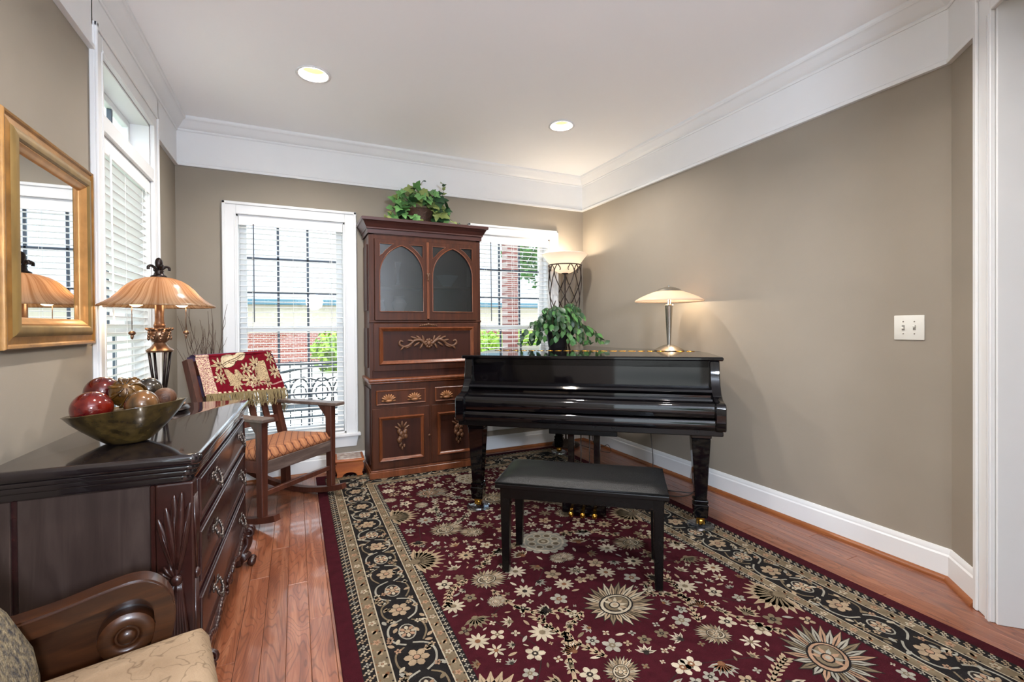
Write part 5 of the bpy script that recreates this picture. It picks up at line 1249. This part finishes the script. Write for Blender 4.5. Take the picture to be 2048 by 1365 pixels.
# ---------------------------------------------------------------- foreground armchair (local x = facing, y = away from camera)
ac = thing('armchair', 'scroll-arm wooden armchair with beige seat in the left foreground', 'chair', (-0.205, 1.390, 0.0), rad(13))
M_armwood = wood('armchair_wood', '220f08', '45240f', 0.3, (5, 30, 30), coat=0.3, c3='331909')
M_seatfab = mat('beige_jacquard', '846e57', 0.9, vscale=9, bump=0.3, bscale=160, col2='9a846b', detail=8, spec=0.12)
_nt = M_seatfab.node_tree; _b = _nt.nodes['Principled BSDF']; _src = _b.inputs['Base Color'].links[0].from_socket   # thin woven contour lines
_tc = _nt.nodes.new('ShaderNodeTexCoord'); _nz = _nt.nodes.new('ShaderNodeTexNoise'); _nz.inputs['Scale'].default_value = 16; _nz.inputs['Detail'].default_value = 2; _nt.links.new(_tc.outputs['Object'], _nz.inputs['Vector'])
_rp = _nt.nodes.new('ShaderNodeValToRGB'); _e = _rp.color_ramp.elements; _e[0].position = 0.485; _e[0].color = (0, 0, 0, 1); _e[1].position = 0.515; _e[1].color = (0, 0, 0, 1); _k = _e.new(0.50); _k.color = (0.55, 0.55, 0.55, 1)
_mx = _nt.nodes.new('ShaderNodeMix'); _mx.data_type = 'RGBA'; _nt.links.new(_nz.outputs['Fac'], _rp.inputs[0]); _nt.links.new(_rp.outputs[0], _mx.inputs[0]); _nt.links.new(_src, _mx.inputs[6]); _mx.inputs[7].default_value = (*lin('463525'), 1); _nt.links.new(_mx.outputs[2], _b.inputs['Base Color'])
M_backfab = mat('mottled_chenille', '3c3a3c', 0.95, col2='857860', vscale=75, detail=3, bump=0.6, bscale=160, spec=0.1)
b = cushion(-0.52, -0.004, -0.575, -0.035, lambda x, y: 0.402 + 0.014 * (x + 0.5), 0.084, 0.075, 30, 30); obj('seat_cushion', b, M_seatfab, ac, smooth=True)
bm = B(); box(bm, -0.52, -0.012, -0.57, -0.03, 0.315, 0.392, 0.006); obj('seat_rail', bm, M_armwood, ac)
for yy in (0.0, -0.61):
    P = [(-0.56, 0.30), (-0.56, 0.585), (-0.46, 0.580), (-0.36, 0.584), (-0.28, 0.590), (-0.20, 0.605), (-0.15, 0.612), (-0.115, 0.600), (-0.088, 0.565), (-0.078, 0.52), (-0.084, 0.465), (-0.10, 0.42), (-0.10, 0.30)]
    bm = B(); plate(bm, P, (), -0.030, -0.012, T4(0, yy, 0) @ XZ, 0.002); a_ = obj('arm', bm, M_armwood, ac)
    C = catmull([(x, yy, z) for x, z in ((-0.58, 0.572), (-0.46, 0.567), (-0.36, 0.570), (-0.28, 0.577), (-0.20, 0.591), (-0.15, 0.597), (-0.120, 0.588), (-0.098, 0.560), (-0.090, 0.520), (-0.097, 0.470), (-0.115, 0.43))], 6)
    bm = B(); strip(bm, C, 0.036, 0.064, up=(0, 1, 0)); obj('arm_band', bm, M_armwood, a_, smooth=50)
    bm = B(); strip(bm, [p + Vector((0, 0, 0)) for p in C], 0.041, 0.044, up=(0, 1, 0)); obj('arm_reeding', bm, M_armwood, a_, smooth=50)
    bm = B()
    for s_ in (-1, 1):
        lathe(bm, [(0.0, 0.037), (0.010, 0.037), (0.016, 0.032), (0.0185, 0.026), (0.022, 0.026), (0.025, 0.033), (0.030, 0.036), (0.044, 0.035), (0.052, 0.029), (0.054, 0.0)], 28, (-0.160, yy, 0.497), M4=Matrix.Rotation(rad(90) * s_, 4, 'X'))
    obj('scroll', bm, M_armwood, a_, smooth=45)
for (x, y) in ((-0.06, -0.06), (-0.06, -0.55), (-0.52, -0.06), (-0.52, -0.55)):
    bm = B(); box(bm, x - 0.024, x + 0.024, y - 0.024, y + 0.024, 0.0, 0.318, 0.004, taper=0.65); obj('leg', bm, M_armwood, ac)
b = B(); prof = [(-0.30, 0.455), (-0.288, 0.50), (-0.298, 0.56), (-0.335, 0.645), (-0.40, 0.74), (-0.46, 0.86), (-0.50, 0.95), (-0.54, 0.965), (-0.575, 0.94), (-0.57, 0.80), (-0.55, 0.60), (-0.54, 0.455)]
gv = []
for k in range(15):
    v = k / 14; y = -0.56 + 0.52 * v; e = min(v, 1 - v) * 0.52; sh = sqrt(max(0.0, 1 - (1 - min(1, e / 0.06)) ** 2)); row = []
    for (x, z) in prof: row.append(b.verts.new((-0.45 + (x + 0.45) * (0.55 + 0.45 * sh), y, 0.68 + (z - 0.68) * (0.9 + 0.1 * sh))))
    gv.append(row)
for k in range(14):
    for i in range(len(prof)): j = (i + 1) % len(prof); b.faces.new((gv[k][i], gv[k][j], gv[k + 1][j], gv[k + 1][i]))
b.faces.new(gv[0][::-1]); b.faces.new(gv[-1]); bmesh.ops.recalc_face_normals(b, faces=b.faces[:]); obj('back_cushion', b, M_backfab, ac, smooth=True)

# ---------------------------------------------------------------- mirror
mr_ = thing('wall_mirror', 'square gilt-framed mirror on the left wall', 'mirror', (XL, 2.172, 1.494), rad(90))
def mframe(nm_, half_w, half_h, w, prof, m):
    b = B(); P = [(-half_w, -half_h), (-half_w, half_h), (half_w, half_h), (half_w, -half_h)]; sweep(b, prof, P, closed=True); bm = B(); merge(bm, b, XZ); return obj(nm_, bm, m, mr_, smooth=40)
HW, HH = 0.333, 0.356
mframe('outer_moulding', HW, HH, 0, [(0, 0.002), (0, 0.024), (0.004, 0.029), (0.011, 0.028), (0.016, 0.022), (0.040, 0.028), (0.040, 0.002)], M_gold)
mframe('cove', HW - 0.038, HH - 0.038, 0, [(0, 0.002), (0, 0.028), (0.005, 0.033), (0.018, 0.036), (0.030, 0.036), (0.036, 0.030), (0.036, 0.002)], M_golddk)
mframe('inner_bead', HW - 0.073, HH - 0.073, 0, [(0, 0.002), (0, 0.028), (0.005, 0.030), (0.010, 0.024), (0.014, 0.022), (0.020, 0.018), (0.026, 0.010), (0.026, 0.002)], M_goldlt)
bm = B(); box(bm, -HW + 0.09, HW - 0.09, -0.009, -0.004, -HH + 0.09, HH - 0.09); obj('mirror_glass', bm, M_mirror, mr_)
bm = B(); box(bm, -HW + 0.02, HW - 0.02, -0.004, 0.0, -HH + 0.02, HH - 0.02); obj('backing', bm, M_golddk, mr_)

# ---------------------------------------------------------------- switch plate
sw = thing('switch_plate', 'white double switch plate on the right wall', 'switch', (XR, 1.250, 1.178), rad(-90))
bm = B(); box(bm, -0.063, 0.063, -0.006, 0.0, -0.061, 0.061, 0.003, 2); obj('plate', bm, M_plate, sw, smooth=40)
for s in (-1, 1):
    bm = B(); box(bm, s * 0.023 - 0.006, s * 0.023 + 0.006, -0.0075, -0.005, -0.013, 0.013, 0.001); k = obj('toggle_slot', bm, mat('slot_grey', '8f8c84', 0.5), sw)
    bm = B(); box(bm, s * 0.023 - 0.0045, s * 0.023 + 0.0045, -0.016, -0.006, -0.003 + 0.004 * s, 0.007 + 0.004 * s, 0.0015, rot=rotm(0, 0.3 * s, 0)); obj('toggle', bm, M_plate, k)
    for zz in (-0.030, 0.030): bm = B(); lathe(bm, [(0, 0), (0.0035, 0), (0.003, 0.0015), (0, 0.002)], 10, (s * 0.023, -0.006, zz), M4=Matrix.Rotation(rad(90), 4, 'X')); obj('screw', bm, M_nickel, sw)
# ---------------------------------------------------------------- amber table lamp on the dresser
DTZ = 0.830
tl = thing('table_lamp', 'bronze table lamp with amber glass bell shade on the dresser', 'lamp', (-0.553, 2.554, DTZ), 0.3)
bm = B(); lathe(bm, [(0, 0), (0.105, 0), (0.110, 0.006), (0.104, 0.016), (0.085, 0.024), (0.060, 0.030), (0.040, 0.040), (0.030, 0.052), (0, 0.052)], 32); obj('base', bm, M_bronzedk, tl, smooth=40)
bm = B()
for k in range(40): a = 2 * pi * k / 40; blob(bm, (0.088 * cos(a), 0.088 * sin(a), 0.026), (0.010, 0.006, 0.006), rotm(a + 1.1), 6, 5)
obj('rope_ring', bm, M_bronze, tl, smooth=True)
bm = B(); lathe(bm, [(0, 0.050), (0.030, 0.052), (0.034, 0.064), (0.026, 0.078), (0.030, 0.088), (0, 0.090)], 24); obj('lower_collar', bm, M_bronzedk, tl, smooth=40)
for k in range(4):
    a = 2 * pi * k / 4 + 0.4; bm = B(); tube(bm, [(0.020 * cos(a), 0.020 * sin(a), 0.085), (0.032 * cos(a), 0.032 * sin(a), 0.17), (0.044 * cos(a), 0.044 * sin(a), 0.268)], 0.0058, 8); obj('cage_bar', bm, M_bronzedk, tl, smooth=True)
bm = B(); lathe(bm, [(0, 0.264), (0.050, 0.264), (0.052, 0.272), (0.046, 0.278), (0.036, 0.284), (0.026, 0.298), (0.022, 0.306)], 28); obj('upper_collar', bm, M_bronze, tl, smooth=40)
bm = B(); lathe(bm, [(0.020, 0.304), (0.030, 0.312), (0.040, 0.328), (0.043, 0.345), (0.038, 0.362), (0.030, 0.370), (0.018, 0.372)], 28)
for k in range(8):
    a = 2 * pi * k / 8; blob(bm, (0.042 * cos(a), 0.042 * sin(a), 0.366), (0.012, 0.012, 0.007), rotm(a, 0, -0.4), 8, 6)
    for q in range(3): blob(bm, (0.040 * cos(a + 0.12 * q), 0.040 * sin(a + 0.12 * q), 0.326 + 0.012 * q), (0.006, 0.010, 0.010), rotm(a), 7, 5)
obj('acanthus_vase', bm, M_bronze, tl, smooth=True)
bm = B(); lathe(bm, [(0.018, 0.370), (0.022, 0.376), (0.024, 0.384), (0.020, 0.392), (0.020, 0.398), (0.018, 0.402), (0.0175, 0.50), (0, 0.50)], 20); obj('stem', bm, M_bronze, tl, smooth=40)
pr = [(0.242, 0.470), (0.236, 0.475), (0.215, 0.486), (0.190, 0.502), (0.168, 0.522), (0.148, 0.545), (0.125, 0.566), (0.095, 0.584), (0.060, 0.595), (0.028, 0.600)]
pr = [(r * 0.888, z) for r, z in pr]
bm = B(); lathe(bm, pr + [(r - 0.003 if r < 0.21 else r - 0.001, z - 0.004) for r, z in pr[::-1]], 48, closed=True); obj('lamp_shade', bm, M_shadeamber, tl, smooth=True)
bm = B(); lathe(bm, [(0.030, 0.597), (0.032, 0.603), (0.020, 0.610), (0.016, 0.622), (0.020, 0.628), (0, 0.632)], 20); blob(bm, (0, 0, 0.662), (0.015, 0.015, 0.026), None, 12, 9)
for s in (0, 1, 2, 3):
    a = pi / 2 * s + 0.3; tube(bm, catmull([(0.006 * cos(a), 0.006 * sin(a), 0.628), (0.026 * cos(a), 0.026 * sin(a), 0.648), (0.040 * cos(a), 0.040 * sin(a), 0.644), (0.040 * cos(a), 0.040 * sin(a), 0.632)], 4), 0.006, 6)
obj('finial', bm, M_bronzedk, tl, smooth=True)
for s in (-1, 1):
    cx_, cy_ = s * 0.095, s * -0.02
    bm = B(); lathe(bm, [(0, -0.028), (0.014, -0.012), (0.026, 0.010), (0.027, 0.028), (0.016, 0.046), (0.012, 0.056), (0, 0.058)], 16, (s * 0.062, -s * 0.013, 0.492), M4=Matrix.Rotation(rad(90 * s), 4, 'Y')); obj('bulb', bm, M_bulb, tl, smooth=True)
    bm = B(); tube(bm, [(cx_, cy_, 0.48), (cx_, cy_, 0.365)], 0.0015, 5); blob(bm, (cx_, cy_, 0.350), (0.014, 0.014, 0.010), None, 10, 7); blob(bm, (cx_, cy_, 0.336), (0.006, 0.006, 0.014), None, 8, 6); obj('pull_chain', bm, M_bronze, tl, smooth=True)
    lamp_light('amber_lamp_bulb', tl, (s * 0.10, -s * 0.02, 0.505), 3.2, (1.0, 0.82, 0.58), 0.03)

# ---------------------------------------------------------------- bowl of decorative balls
RT, FW = Vector((0.906, -0.4225, 0)), Vector((0.4225, 0.906, 0))
BC = Vector((-0.500, 1.900, DTZ))
M_bowl = mat('bronze_glaze_bowl', '130d07', 0.26, 0.1, col2='5e4a26', vscale=24, detail=9, coat=0.3)
bw = thing('decorative_bowl', 'wide dark bronze-glazed bowl holding decorative balls on the dresser', 'bowl', BC, atan2(RT.y, RT.x))
b = B(); n = 48; rings = []
PB = [(0.0, 0.004), (0.055, 0.0), (0.075, 0.006), (0.105, 0.026), (0.145, 0.058), (0.178, 0.090), (0.200, 0.118), (0.204, 0.121), (0.198, 0.121), (0.172, 0.096), (0.138, 0.066), (0.098, 0.036), (0.05, 0.016), (0.0, 0.014)]
for r, z in PB:
    r *= 0.83
    row = []
    for k in range(n):
        a = 2 * pi * k / n; lift = (r / 0.17) ** 3 * (0.024 * cos(a) - 0.008); row.append(b.verts.new((r * cos(a), r * 0.86 * sin(a), max(0, z + lift))) if r > 1e-6 else None)
    if r < 1e-6: v0 = b.verts.new((0, 0, z)); row = [v0] * n
    rings.append(row)
for A_, D_ in zip(rings, rings[1:]):
    for k in range(n):
        j = (k + 1) % n; vs_ = []
        for v in (A_[k], A_[j], D_[j], D_[k]):
            if v not in vs_: vs_.append(v)
        if len(vs_) >= 3: b.faces.new(vs_)
bmesh.ops.recalc_face_normals(b, faces=b.faces[:]); obj('bowl_shell', b, M_bowl, bw, smooth=True)
M_ballred = mat('red_lustre', '380508', 0.16, 0.15, col2='5c140c', vscale=34, coat=0.6)
M_ballred2 = mat('crimson_lustre', '46030c', 0.13, 0.15, col2='6e1a0c', vscale=30, coat=0.6)
M_ballgold = mat('gold_lustre', '33200a', 0.2, 0.2, col2='6e4a1a', vscale=30, coat=0.5)
M_ballgreen = mat('green_gold_lustre', '141f1c', 0.18, 0.15, col2='7a5028', vscale=22, stretch=(1, 1, 0.3), coat=0.5)
M_balldark = mat('dark_blue_lustre', '0c1116', 0.2, 0.15, col2='3c3020', vscale=34, coat=0.5)
M_ballbrown = mat('woven_brown', '331a0b', 0.5, col2='5c3417', vscale=30, stretch=(1, 6, 1), bump=0.4, bscale=80)
def ball(label, dr_, df, z, r, m, extra=None):
    p = BC + Vector((0.967, 0.254, 0)) * dr_ + Vector((-0.254, 0.967, 0)) * df; o = thing('decorative_ball', label, 'ball', (p.x, p.y, z), 0, 'decorative balls in the bowl')
    b = B(); bmesh.ops.create_uvsphere(b, u_segments=28, v_segments=18, radius=r); obj('sphere', b, m, o, smooth=True)
    if extra:
        b = B()
        for k in range(7):
            a = 2 * pi * k / 7; P = []
            for q in range(9):
                t_ = q / 8; lat = rad(-50 + 130 * t_); lon = a + 0.9 * t_; P.append((r * 1.01 * cos(lat) * cos(lon), r * 1.01 * cos(lat) * sin(lon), r * 1.01 * sin(lat)))
            tube(b, P, [0.002 + 0.0045 * sin(pi * q / 8) for q in range(9)], 6)
        k_ = obj('swirl_ridge', b, m, o, smooth=True); k_.rotation_euler = (1.0, 0.3, 0)
    return o
ball('crimson lustre ball at the left front of the bowl', -0.084, -0.036, 0.953, 0.053, M_ballred2)
ball('dark red lustre ball at the back left of the bowl', -0.062, 0.084, 0.990, 0.050, M_ballred)
ball('gold swirled ball in the middle of the bowl', 0.000, 0.016, 0.990, 0.048, M_ballgold, True)
ball('green and gold streaked ball at the right front of the bowl', 0.036, -0.074, 0.957, 0.046, M_ballgreen)
ball('dark blue lustre ball at the back right of the bowl', 0.058, 0.088, 0.988, 0.040, M_balldark)
ball('woven brown ball at the right end of the bowl', 0.098, 0.000, 0.964, 0.034, M_ballbrown)

# ---------------------------------------------------------------- mushroom lamp on the piano
PLZ = RUGZ + 0.9985
pl = thing('desk_lamp', 'brushed nickel mushroom lamp with frosted saucer shade on the piano', 'lamp', (2.497, 2.615, PLZ), 0.1)
bm = B(); lathe(bm, [(0, 0), (0.106, 0), (0.107, 0.004), (0.090, 0.016), (0.060, 0.032), (0.034, 0.042), (0.018, 0.046), (0, 0.046)], 36); obj('base', bm, M_nickel, pl, smooth=40)
bm = B(); lathe(bm, [(0.013, 0.044), (0.014, 0.06), (0.028, 0.325), (0.031, 0.334), (0.028, 0.340), (0.012, 0.342), (0.012, 0.40), (0, 0.40)], 24); obj('stem', bm, M_nickel, pl, smooth=40)
pr = [(0.244, 0.366), (0.236, 0.376), (0.200, 0.396), (0.150, 0.418), (0.105, 0.434), (0.088, 0.438)]
bm = B(); lathe(bm, pr + [(r - 0.002, z - 0.0045) for r, z in pr[::-1]], 44, closed=True); obj('lamp_shade', bm, M_shadepiano, pl, smooth=True)
bm = B(); lathe(bm, [(0.092, 0.434), (0.094, 0.438), (0.078, 0.452), (0.050, 0.464), (0.022, 0.470), (0.006, 0.472), (0.006, 0.480), (0, 0.482)], 32); obj('cap', bm, M_nickel, pl, smooth=40)
bm = B(); tube(bm, [(-0.075, 0, 0.395), (0.075, 0, 0.395)], 0.008, 8); obj('cross_bar', bm, M_nickel, pl, smooth=True)
for s in (-1, 1):
    bm = B(); blob(bm, (s * 0.095, 0, 0.393), (0.024, 0.015, 0.015), None, 12, 8); obj('bulb', bm, M_bulb, pl, smooth=True)
    lamp_light('desk_lamp_bulb', pl, (s * 0.10, 0, 0.372), 2.0, (1.0, 0.83, 0.62), 0.02)

# ---------------------------------------------------------------- torchiere floor lamp
to = thing('floor_lamp', 'iron torchiere floor lamp with caged stem and opal glass bowl in the back corner', 'lamp', (2.430, 3.960, 0.0125))
bm = B(); lathe(bm, [(0, 0), (0.135, 0), (0.138, 0.008), (0.130, 0.018), (0.08, 0.030), (0.03, 0.042), (0.016, 0.06), (0, 0.06)], 32); obj('base', bm, M_iron, to, smooth=40)
bm = B(); tube(bm, [(0, 0, 0.05), (0, 0, 1.72)], 0.009, 10); lathe(bm, [(0.010, 0.9), (0.022, 0.91), (0.022, 0.93), (0.010, 0.94)], 16); obj('pole', bm, M_iron, to, smooth=40)
cg = [(0.026, 0.95), (0.06, 1.10), (0.105, 1.25), (0.135, 1.36), (0.152, 1.48), (0.166, 1.62), (0.164, 1.72), (0.160, 1.782)]
for k in range(5):
    for s in (-1, 1):
        bm = B(); P = []
        for q, (r, z) in enumerate(cg):
            t_ = q / (len(cg) - 1); a = 2 * pi * k / 5 + 0.35 + s * (0.62 * sin(t_ * pi * 1.75)); P.append((r * cos(a), r * sin(a), z))
        a = 2 * pi * k / 5 + 0.35 + s * 0.62 * sin(pi * 1.75); P += [(0.156 * cos(a + s * 0.10), 0.156 * sin(a + s * 0.10), 1.772), (0.156 * cos(a + s * 0.20), 0.156 * sin(a + s * 0.20), 1.745), (0.158 * cos(a + s * 0.17), 0.158 * sin(a + s * 0.17), 1.725)]
        tube(bm, catmull(P, 4), 0.0048, 6); obj('cage_scroll', bm, M_iron, to, smooth=True)
bm = B(); tube(bm, [(0.163 * cos(2 * pi * k / 36), 0.163 * sin(2 * pi * k / 36), 1.786) for k in range(37)], 0.0062, 6, False); obj('cage_ring', bm, M_iron, to, smooth=True)
bm = B(); lathe(bm, [(0, 1.700), (0.030, 1.702), (0.034, 1.712), (0, 1.716)], 20); obj('bowl_holder', bm, M_iron, to, smooth=40)
pr = [(0.0, 1.712), (0.060, 1.715), (0.100, 1.735), (0.130, 1.768), (0.160, 1.812), (0.192, 1.855), (0.222, 1.888), (0.228, 1.893)]
bm = B(); lathe(bm, pr + [(max(0, r - 0.004), z + 0.004) for r, z in pr[::-1]], 44); obj('glass_bowl', bm, M_shadewhite, to, smooth=True)
bm = B(); lathe(bm, [(0, 1.728), (0.016, 1.732), (0.018, 1.75), (0.032, 1.785), (0.034, 1.805), (0.024, 1.828), (0, 1.836)], 18); obj('bulb', bm, M_bulb, to, smooth=True)
lamp_light('torchiere_bulb', to, (0, 0, 1.862), TORCH_W, (1.0, 0.86, 0.68), 0.045)

# ---------------------------------------------------------------- plants: every leaf its own part
def leaf_mesh(name, outline, m, fold=0.18, curl=0.15):
    """outline half-profile [(along, half width)]"""
    b = B(); n = len(outline); mid = [b.verts.new((x, 0, -curl * x * x)) for x, w in outline]
    for s in (-1, 1):
        ed = [b.verts.new((x, s * w, fold * w - curl * x * x)) for x, w in outline]
        for i in range(n - 1):
            f = (mid[i], mid[i + 1], ed[i + 1], ed[i]); b.faces.new(f if s > 0 else f[::-1])
    bmesh.ops.remove_doubles(b, verts=b.verts[:], dist=1e-5)
    me = bpy.data.meshes.new(name); b.to_mesh(me); b.free(); me.materials.append(m)
    for p in me.polygons: p.use_smooth = True
    return me
IVY = [(-0.10, 0.0), (-0.18, 0.22), (-0.10, 0.40), (0.12, 0.40), (0.30, 0.52), (0.42, 0.50), (0.50, 0.28), (0.70, 0.22), (0.95, 0.06), (1.0, 0.0)]
OVAL = [(0.0, 0.0), (0.10, 0.20), (0.30, 0.34), (0.50, 0.36), (0.70, 0.27), (0.88, 0.12), (1.0, 0.0)]
ivyA, ivyB, ivyC = (leaf_mesh('leaf', IVY, m) for m in (M_leafA, M_leafB, M_leafC))
potA, potB = (leaf_mesh('leaf', OVAL, m) for m in (M_leafD, M_leafE))
def put_leaf(parent, me, p, d, up, size):
    d = d.normalized(); s = up.cross(d); s = s.normalized() if s.length > 1e-4 else d.orthogonal().normalized(); u = d.cross(s)
    o = bpy.data.objects.new('leaf', me); COL.objects.link(o); o.parent = parent
    o.matrix_local = Matrix.Translation(p) @ Matrix((( d.x, s.x, u.x, 0), (d.y, s.y, u.y, 0), (d.z, s.z, u.z, 0), (0, 0, 0, 1))) @ Matrix.Diagonal((size, size, size, 1)); return o
# ivy on the cabinet
CTZ = 0.0125 + 2.0505
iv = thing('ivy_plant', 'bushy green ivy in a wicker pot on top of the cabinet', 'plant', (0.965, 3.925, CTZ))
bm = B(); lathe(bm, [(0, 0), (0.085, 0), (0.10, 0.05), (0.112, 0.12), (0.118, 0.126), (0.108, 0.13), (0.10, 0.11), (0, 0.10)], 26); obj('wicker_pot', bm, M_wicker, iv, smooth=40)
rv = random.Random(17)
def clamp_z(p, lo):
    p.z = max(p.z, lo); return p
for k in range(150):
    th_ = rv.uniform(-0.15, pi + 0.15) if k % 4 else rv.uniform(0, 2 * pi); rx_ = rv.uniform(0.45, 1.0)
    px = -cos(th_) * 0.245 * rx_ * (1 if cos(th_) > 0 else 0.95); pz = 0.10 + sin(th_) * 0.20 * rx_ * (1 + 0.25 * noise.noise(Vector((px * 9, 0, 2)))); py = rv.uniform(-0.15, 0.06) * (1.1 - 0.3 * rx_)
    p = clamp_z(Vector((px, py, pz)), 0.05 if abs(py) < 0.13 else 0.03); out_ = Vector((px, py - 0.12, pz - 0.05)).normalized()
    d = (out_ * 0.4 + Vector((rv.uniform(-0.6, 0.6), rv.uniform(-0.5, 0.1), rv.uniform(-1.0, 0.0))))
    me = rv.choice((ivyA, ivyA, ivyA, ivyB, ivyC)) if px < 0.1 else rv.choice((ivyA, ivyB, ivyB, ivyC))
    put_leaf(iv, me, p, d, Vector((rv.uniform(-0.3, 0.3), -1, 0.35)), rv.uniform(0.052, 0.088))
for (P, n) in (([(0.05, -0.02, 0.11), (0.16, -0.06, 0.16), (0.22, -0.10, 0.08), (0.27, -0.12, 0.025), (0.33, -0.11, 0.02)], 7), ([(0.1, 0, 0.12), (0.19, 0, 0.24), (0.21, -0.01, 0.33), (0.205, 0, 0.385)], 6), ([(-0.06, 0, 0.12), (-0.04, 0, 0.26), (0.01, -0.01, 0.35), (0.035, 0, 0.385)], 3), ([(-0.08, -0.03, 0.1), (-0.2, -0.07, 0.12), (-0.27, -0.09, 0.035), (-0.30, -0.1, 0.02)], 5)):
    Q = catmull(P, 6); bm = B(); tube(bm, Q, [0.003, 0.0015], 5); obj('vine_stem', bm, M_stem, iv, smooth=True)
    for k in range(n): q = Q[int((k + 1) / n * (len(Q) - 1))]; put_leaf(iv, rv.choice((ivyC, ivyB)), clamp_z(q.copy(), 0.022), Vector((rv.uniform(-1, 1), -0.3, rv.uniform(-0.1, 0.6))), Vector((0, -0.8, 0.6)), rv.uniform(0.026, 0.042))
# trailing plant on the piano
pp = thing('trailing_plant', 'dark green trailing houseplant in a dark pot on the piano', 'plant', (2.030, 3.440, PLZ))
bm = B(); lathe(bm, [(0, 0), (0.070, 0), (0.076, 0.01), (0.095, 0.13), (0.10, 0.135), (0.092, 0.14), (0.085, 0.12), (0, 0.11)], 26); obj('pot', bm, M_pot, pp, smooth=40)
for k in range(46):
    a = rv.uniform(0, 2 * pi) if k > 7 else (0.12 if k % 2 else pi - 0.1) + rv.uniform(-0.25, 0.25)
    L = rv.uniform(0.13, 0.25) if k > 7 else rv.uniform(0.22, 0.36); up_ = rv.uniform(0.10, 0.27) if k > 7 else rv.uniform(0.04, 0.14)
    if k in (1, 3): L, up_ = 0.40, 0.08
    d = RT * cos(a) + FW * sin(a); fall = rv.uniform(0.0, 0.8) if k > 7 else 1.0
    P = [Vector((0, 0, 0.12)), d * L * 0.35 + Vector((0, 0, 0.14 + up_ * 0.8)), d * L * 0.75 + Vector((0, 0, 0.13 + up_ * (1 - 0.6 * fall))), d * L + Vector((0, 0, max(0.022, 0.12 + up_ * (0.6 - 1.7 * fall))))]
    for p in P: p.z = max(p.z, 0.020)
    Q = catmull(P, 6); bm = B(); tube(bm, [clamp_z(q.copy(), 0.012) for q in Q], [0.0026, 0.0012], 5); obj('vine_stem', bm, M_stem, pp, smooth=True)
    n = 10 if k > 7 else 11
    for j in range(n):
        q = Q[int((0.25 + 0.75 * (j + 1) / n) * (len(Q) - 1))]; sd_ = 1 if j % 2 else -1; t_ = (Q[-1] - Q[-4]).normalized(); s_ = t_.cross(Vector((0, 0, 1)))
        dv = t_ * 0.6 + s_ * sd_ * rv.uniform(0.4, 1.0) + Vector((rv.uniform(-0.3, 0.3), rv.uniform(-0.5, 0.1), rv.uniform(-0.7, 0.3)))
        if q.z < 0.06: dv.z = abs(dv.z) * 0.3
        sz = rv.uniform(0.046, 0.068)
        if q.z + dv.normalized().z * sz < 0.012: dv.z = 0.1
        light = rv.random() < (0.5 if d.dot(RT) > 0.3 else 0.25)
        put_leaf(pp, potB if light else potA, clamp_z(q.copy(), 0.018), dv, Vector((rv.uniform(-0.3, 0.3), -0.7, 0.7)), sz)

# ---------------------------------------------------------------- cords
def cord(label, pts, r=0.003):
    bm = B(); tube(bm, catmull(pts, 8), r, 6); o = obj('power_cord', bm, M_cord, smooth=True); return tag(o, label, 'cord', 'power cords')
cord('thin dark lamp cord hanging under the piano and running along the right baseboard', [(2.30, 2.62, 0.60), (2.31, 2.60, 0.40), (2.29, 2.56, 0.20), (2.27, 2.58, 0.018), (2.36, 2.47, 0.005), (2.47, 2.42, 0.005), (2.60, 2.47, 0.006), (2.69, 2.50, 0.01), (2.722, 2.50, 0.06), (2.735, 2.53, 0.14), (2.743, 2.55, 0.2)])
cord('thin dark cord crossing the floor behind the right piano leg', [(2.34, 2.66, 0.006), (2.42, 2.56, 0.005), (2.50, 2.46, 0.010), (2.58, 2.42, 0.005), (2.66, 2.46, 0.008), (2.71, 2.60, 0.012), (2.742, 2.62, 0.2)])
cord('black torchiere cord looped on the floor in the back corner', [(2.54, 3.90, 0.020), (2.60, 3.72, 0.006), (2.66, 3.55, 0.010), (2.69, 3.62, 0.06), (2.70, 3.75, 0.012), (2.72, 3.90, 0.02), (2.738, 3.95, 0.12)])
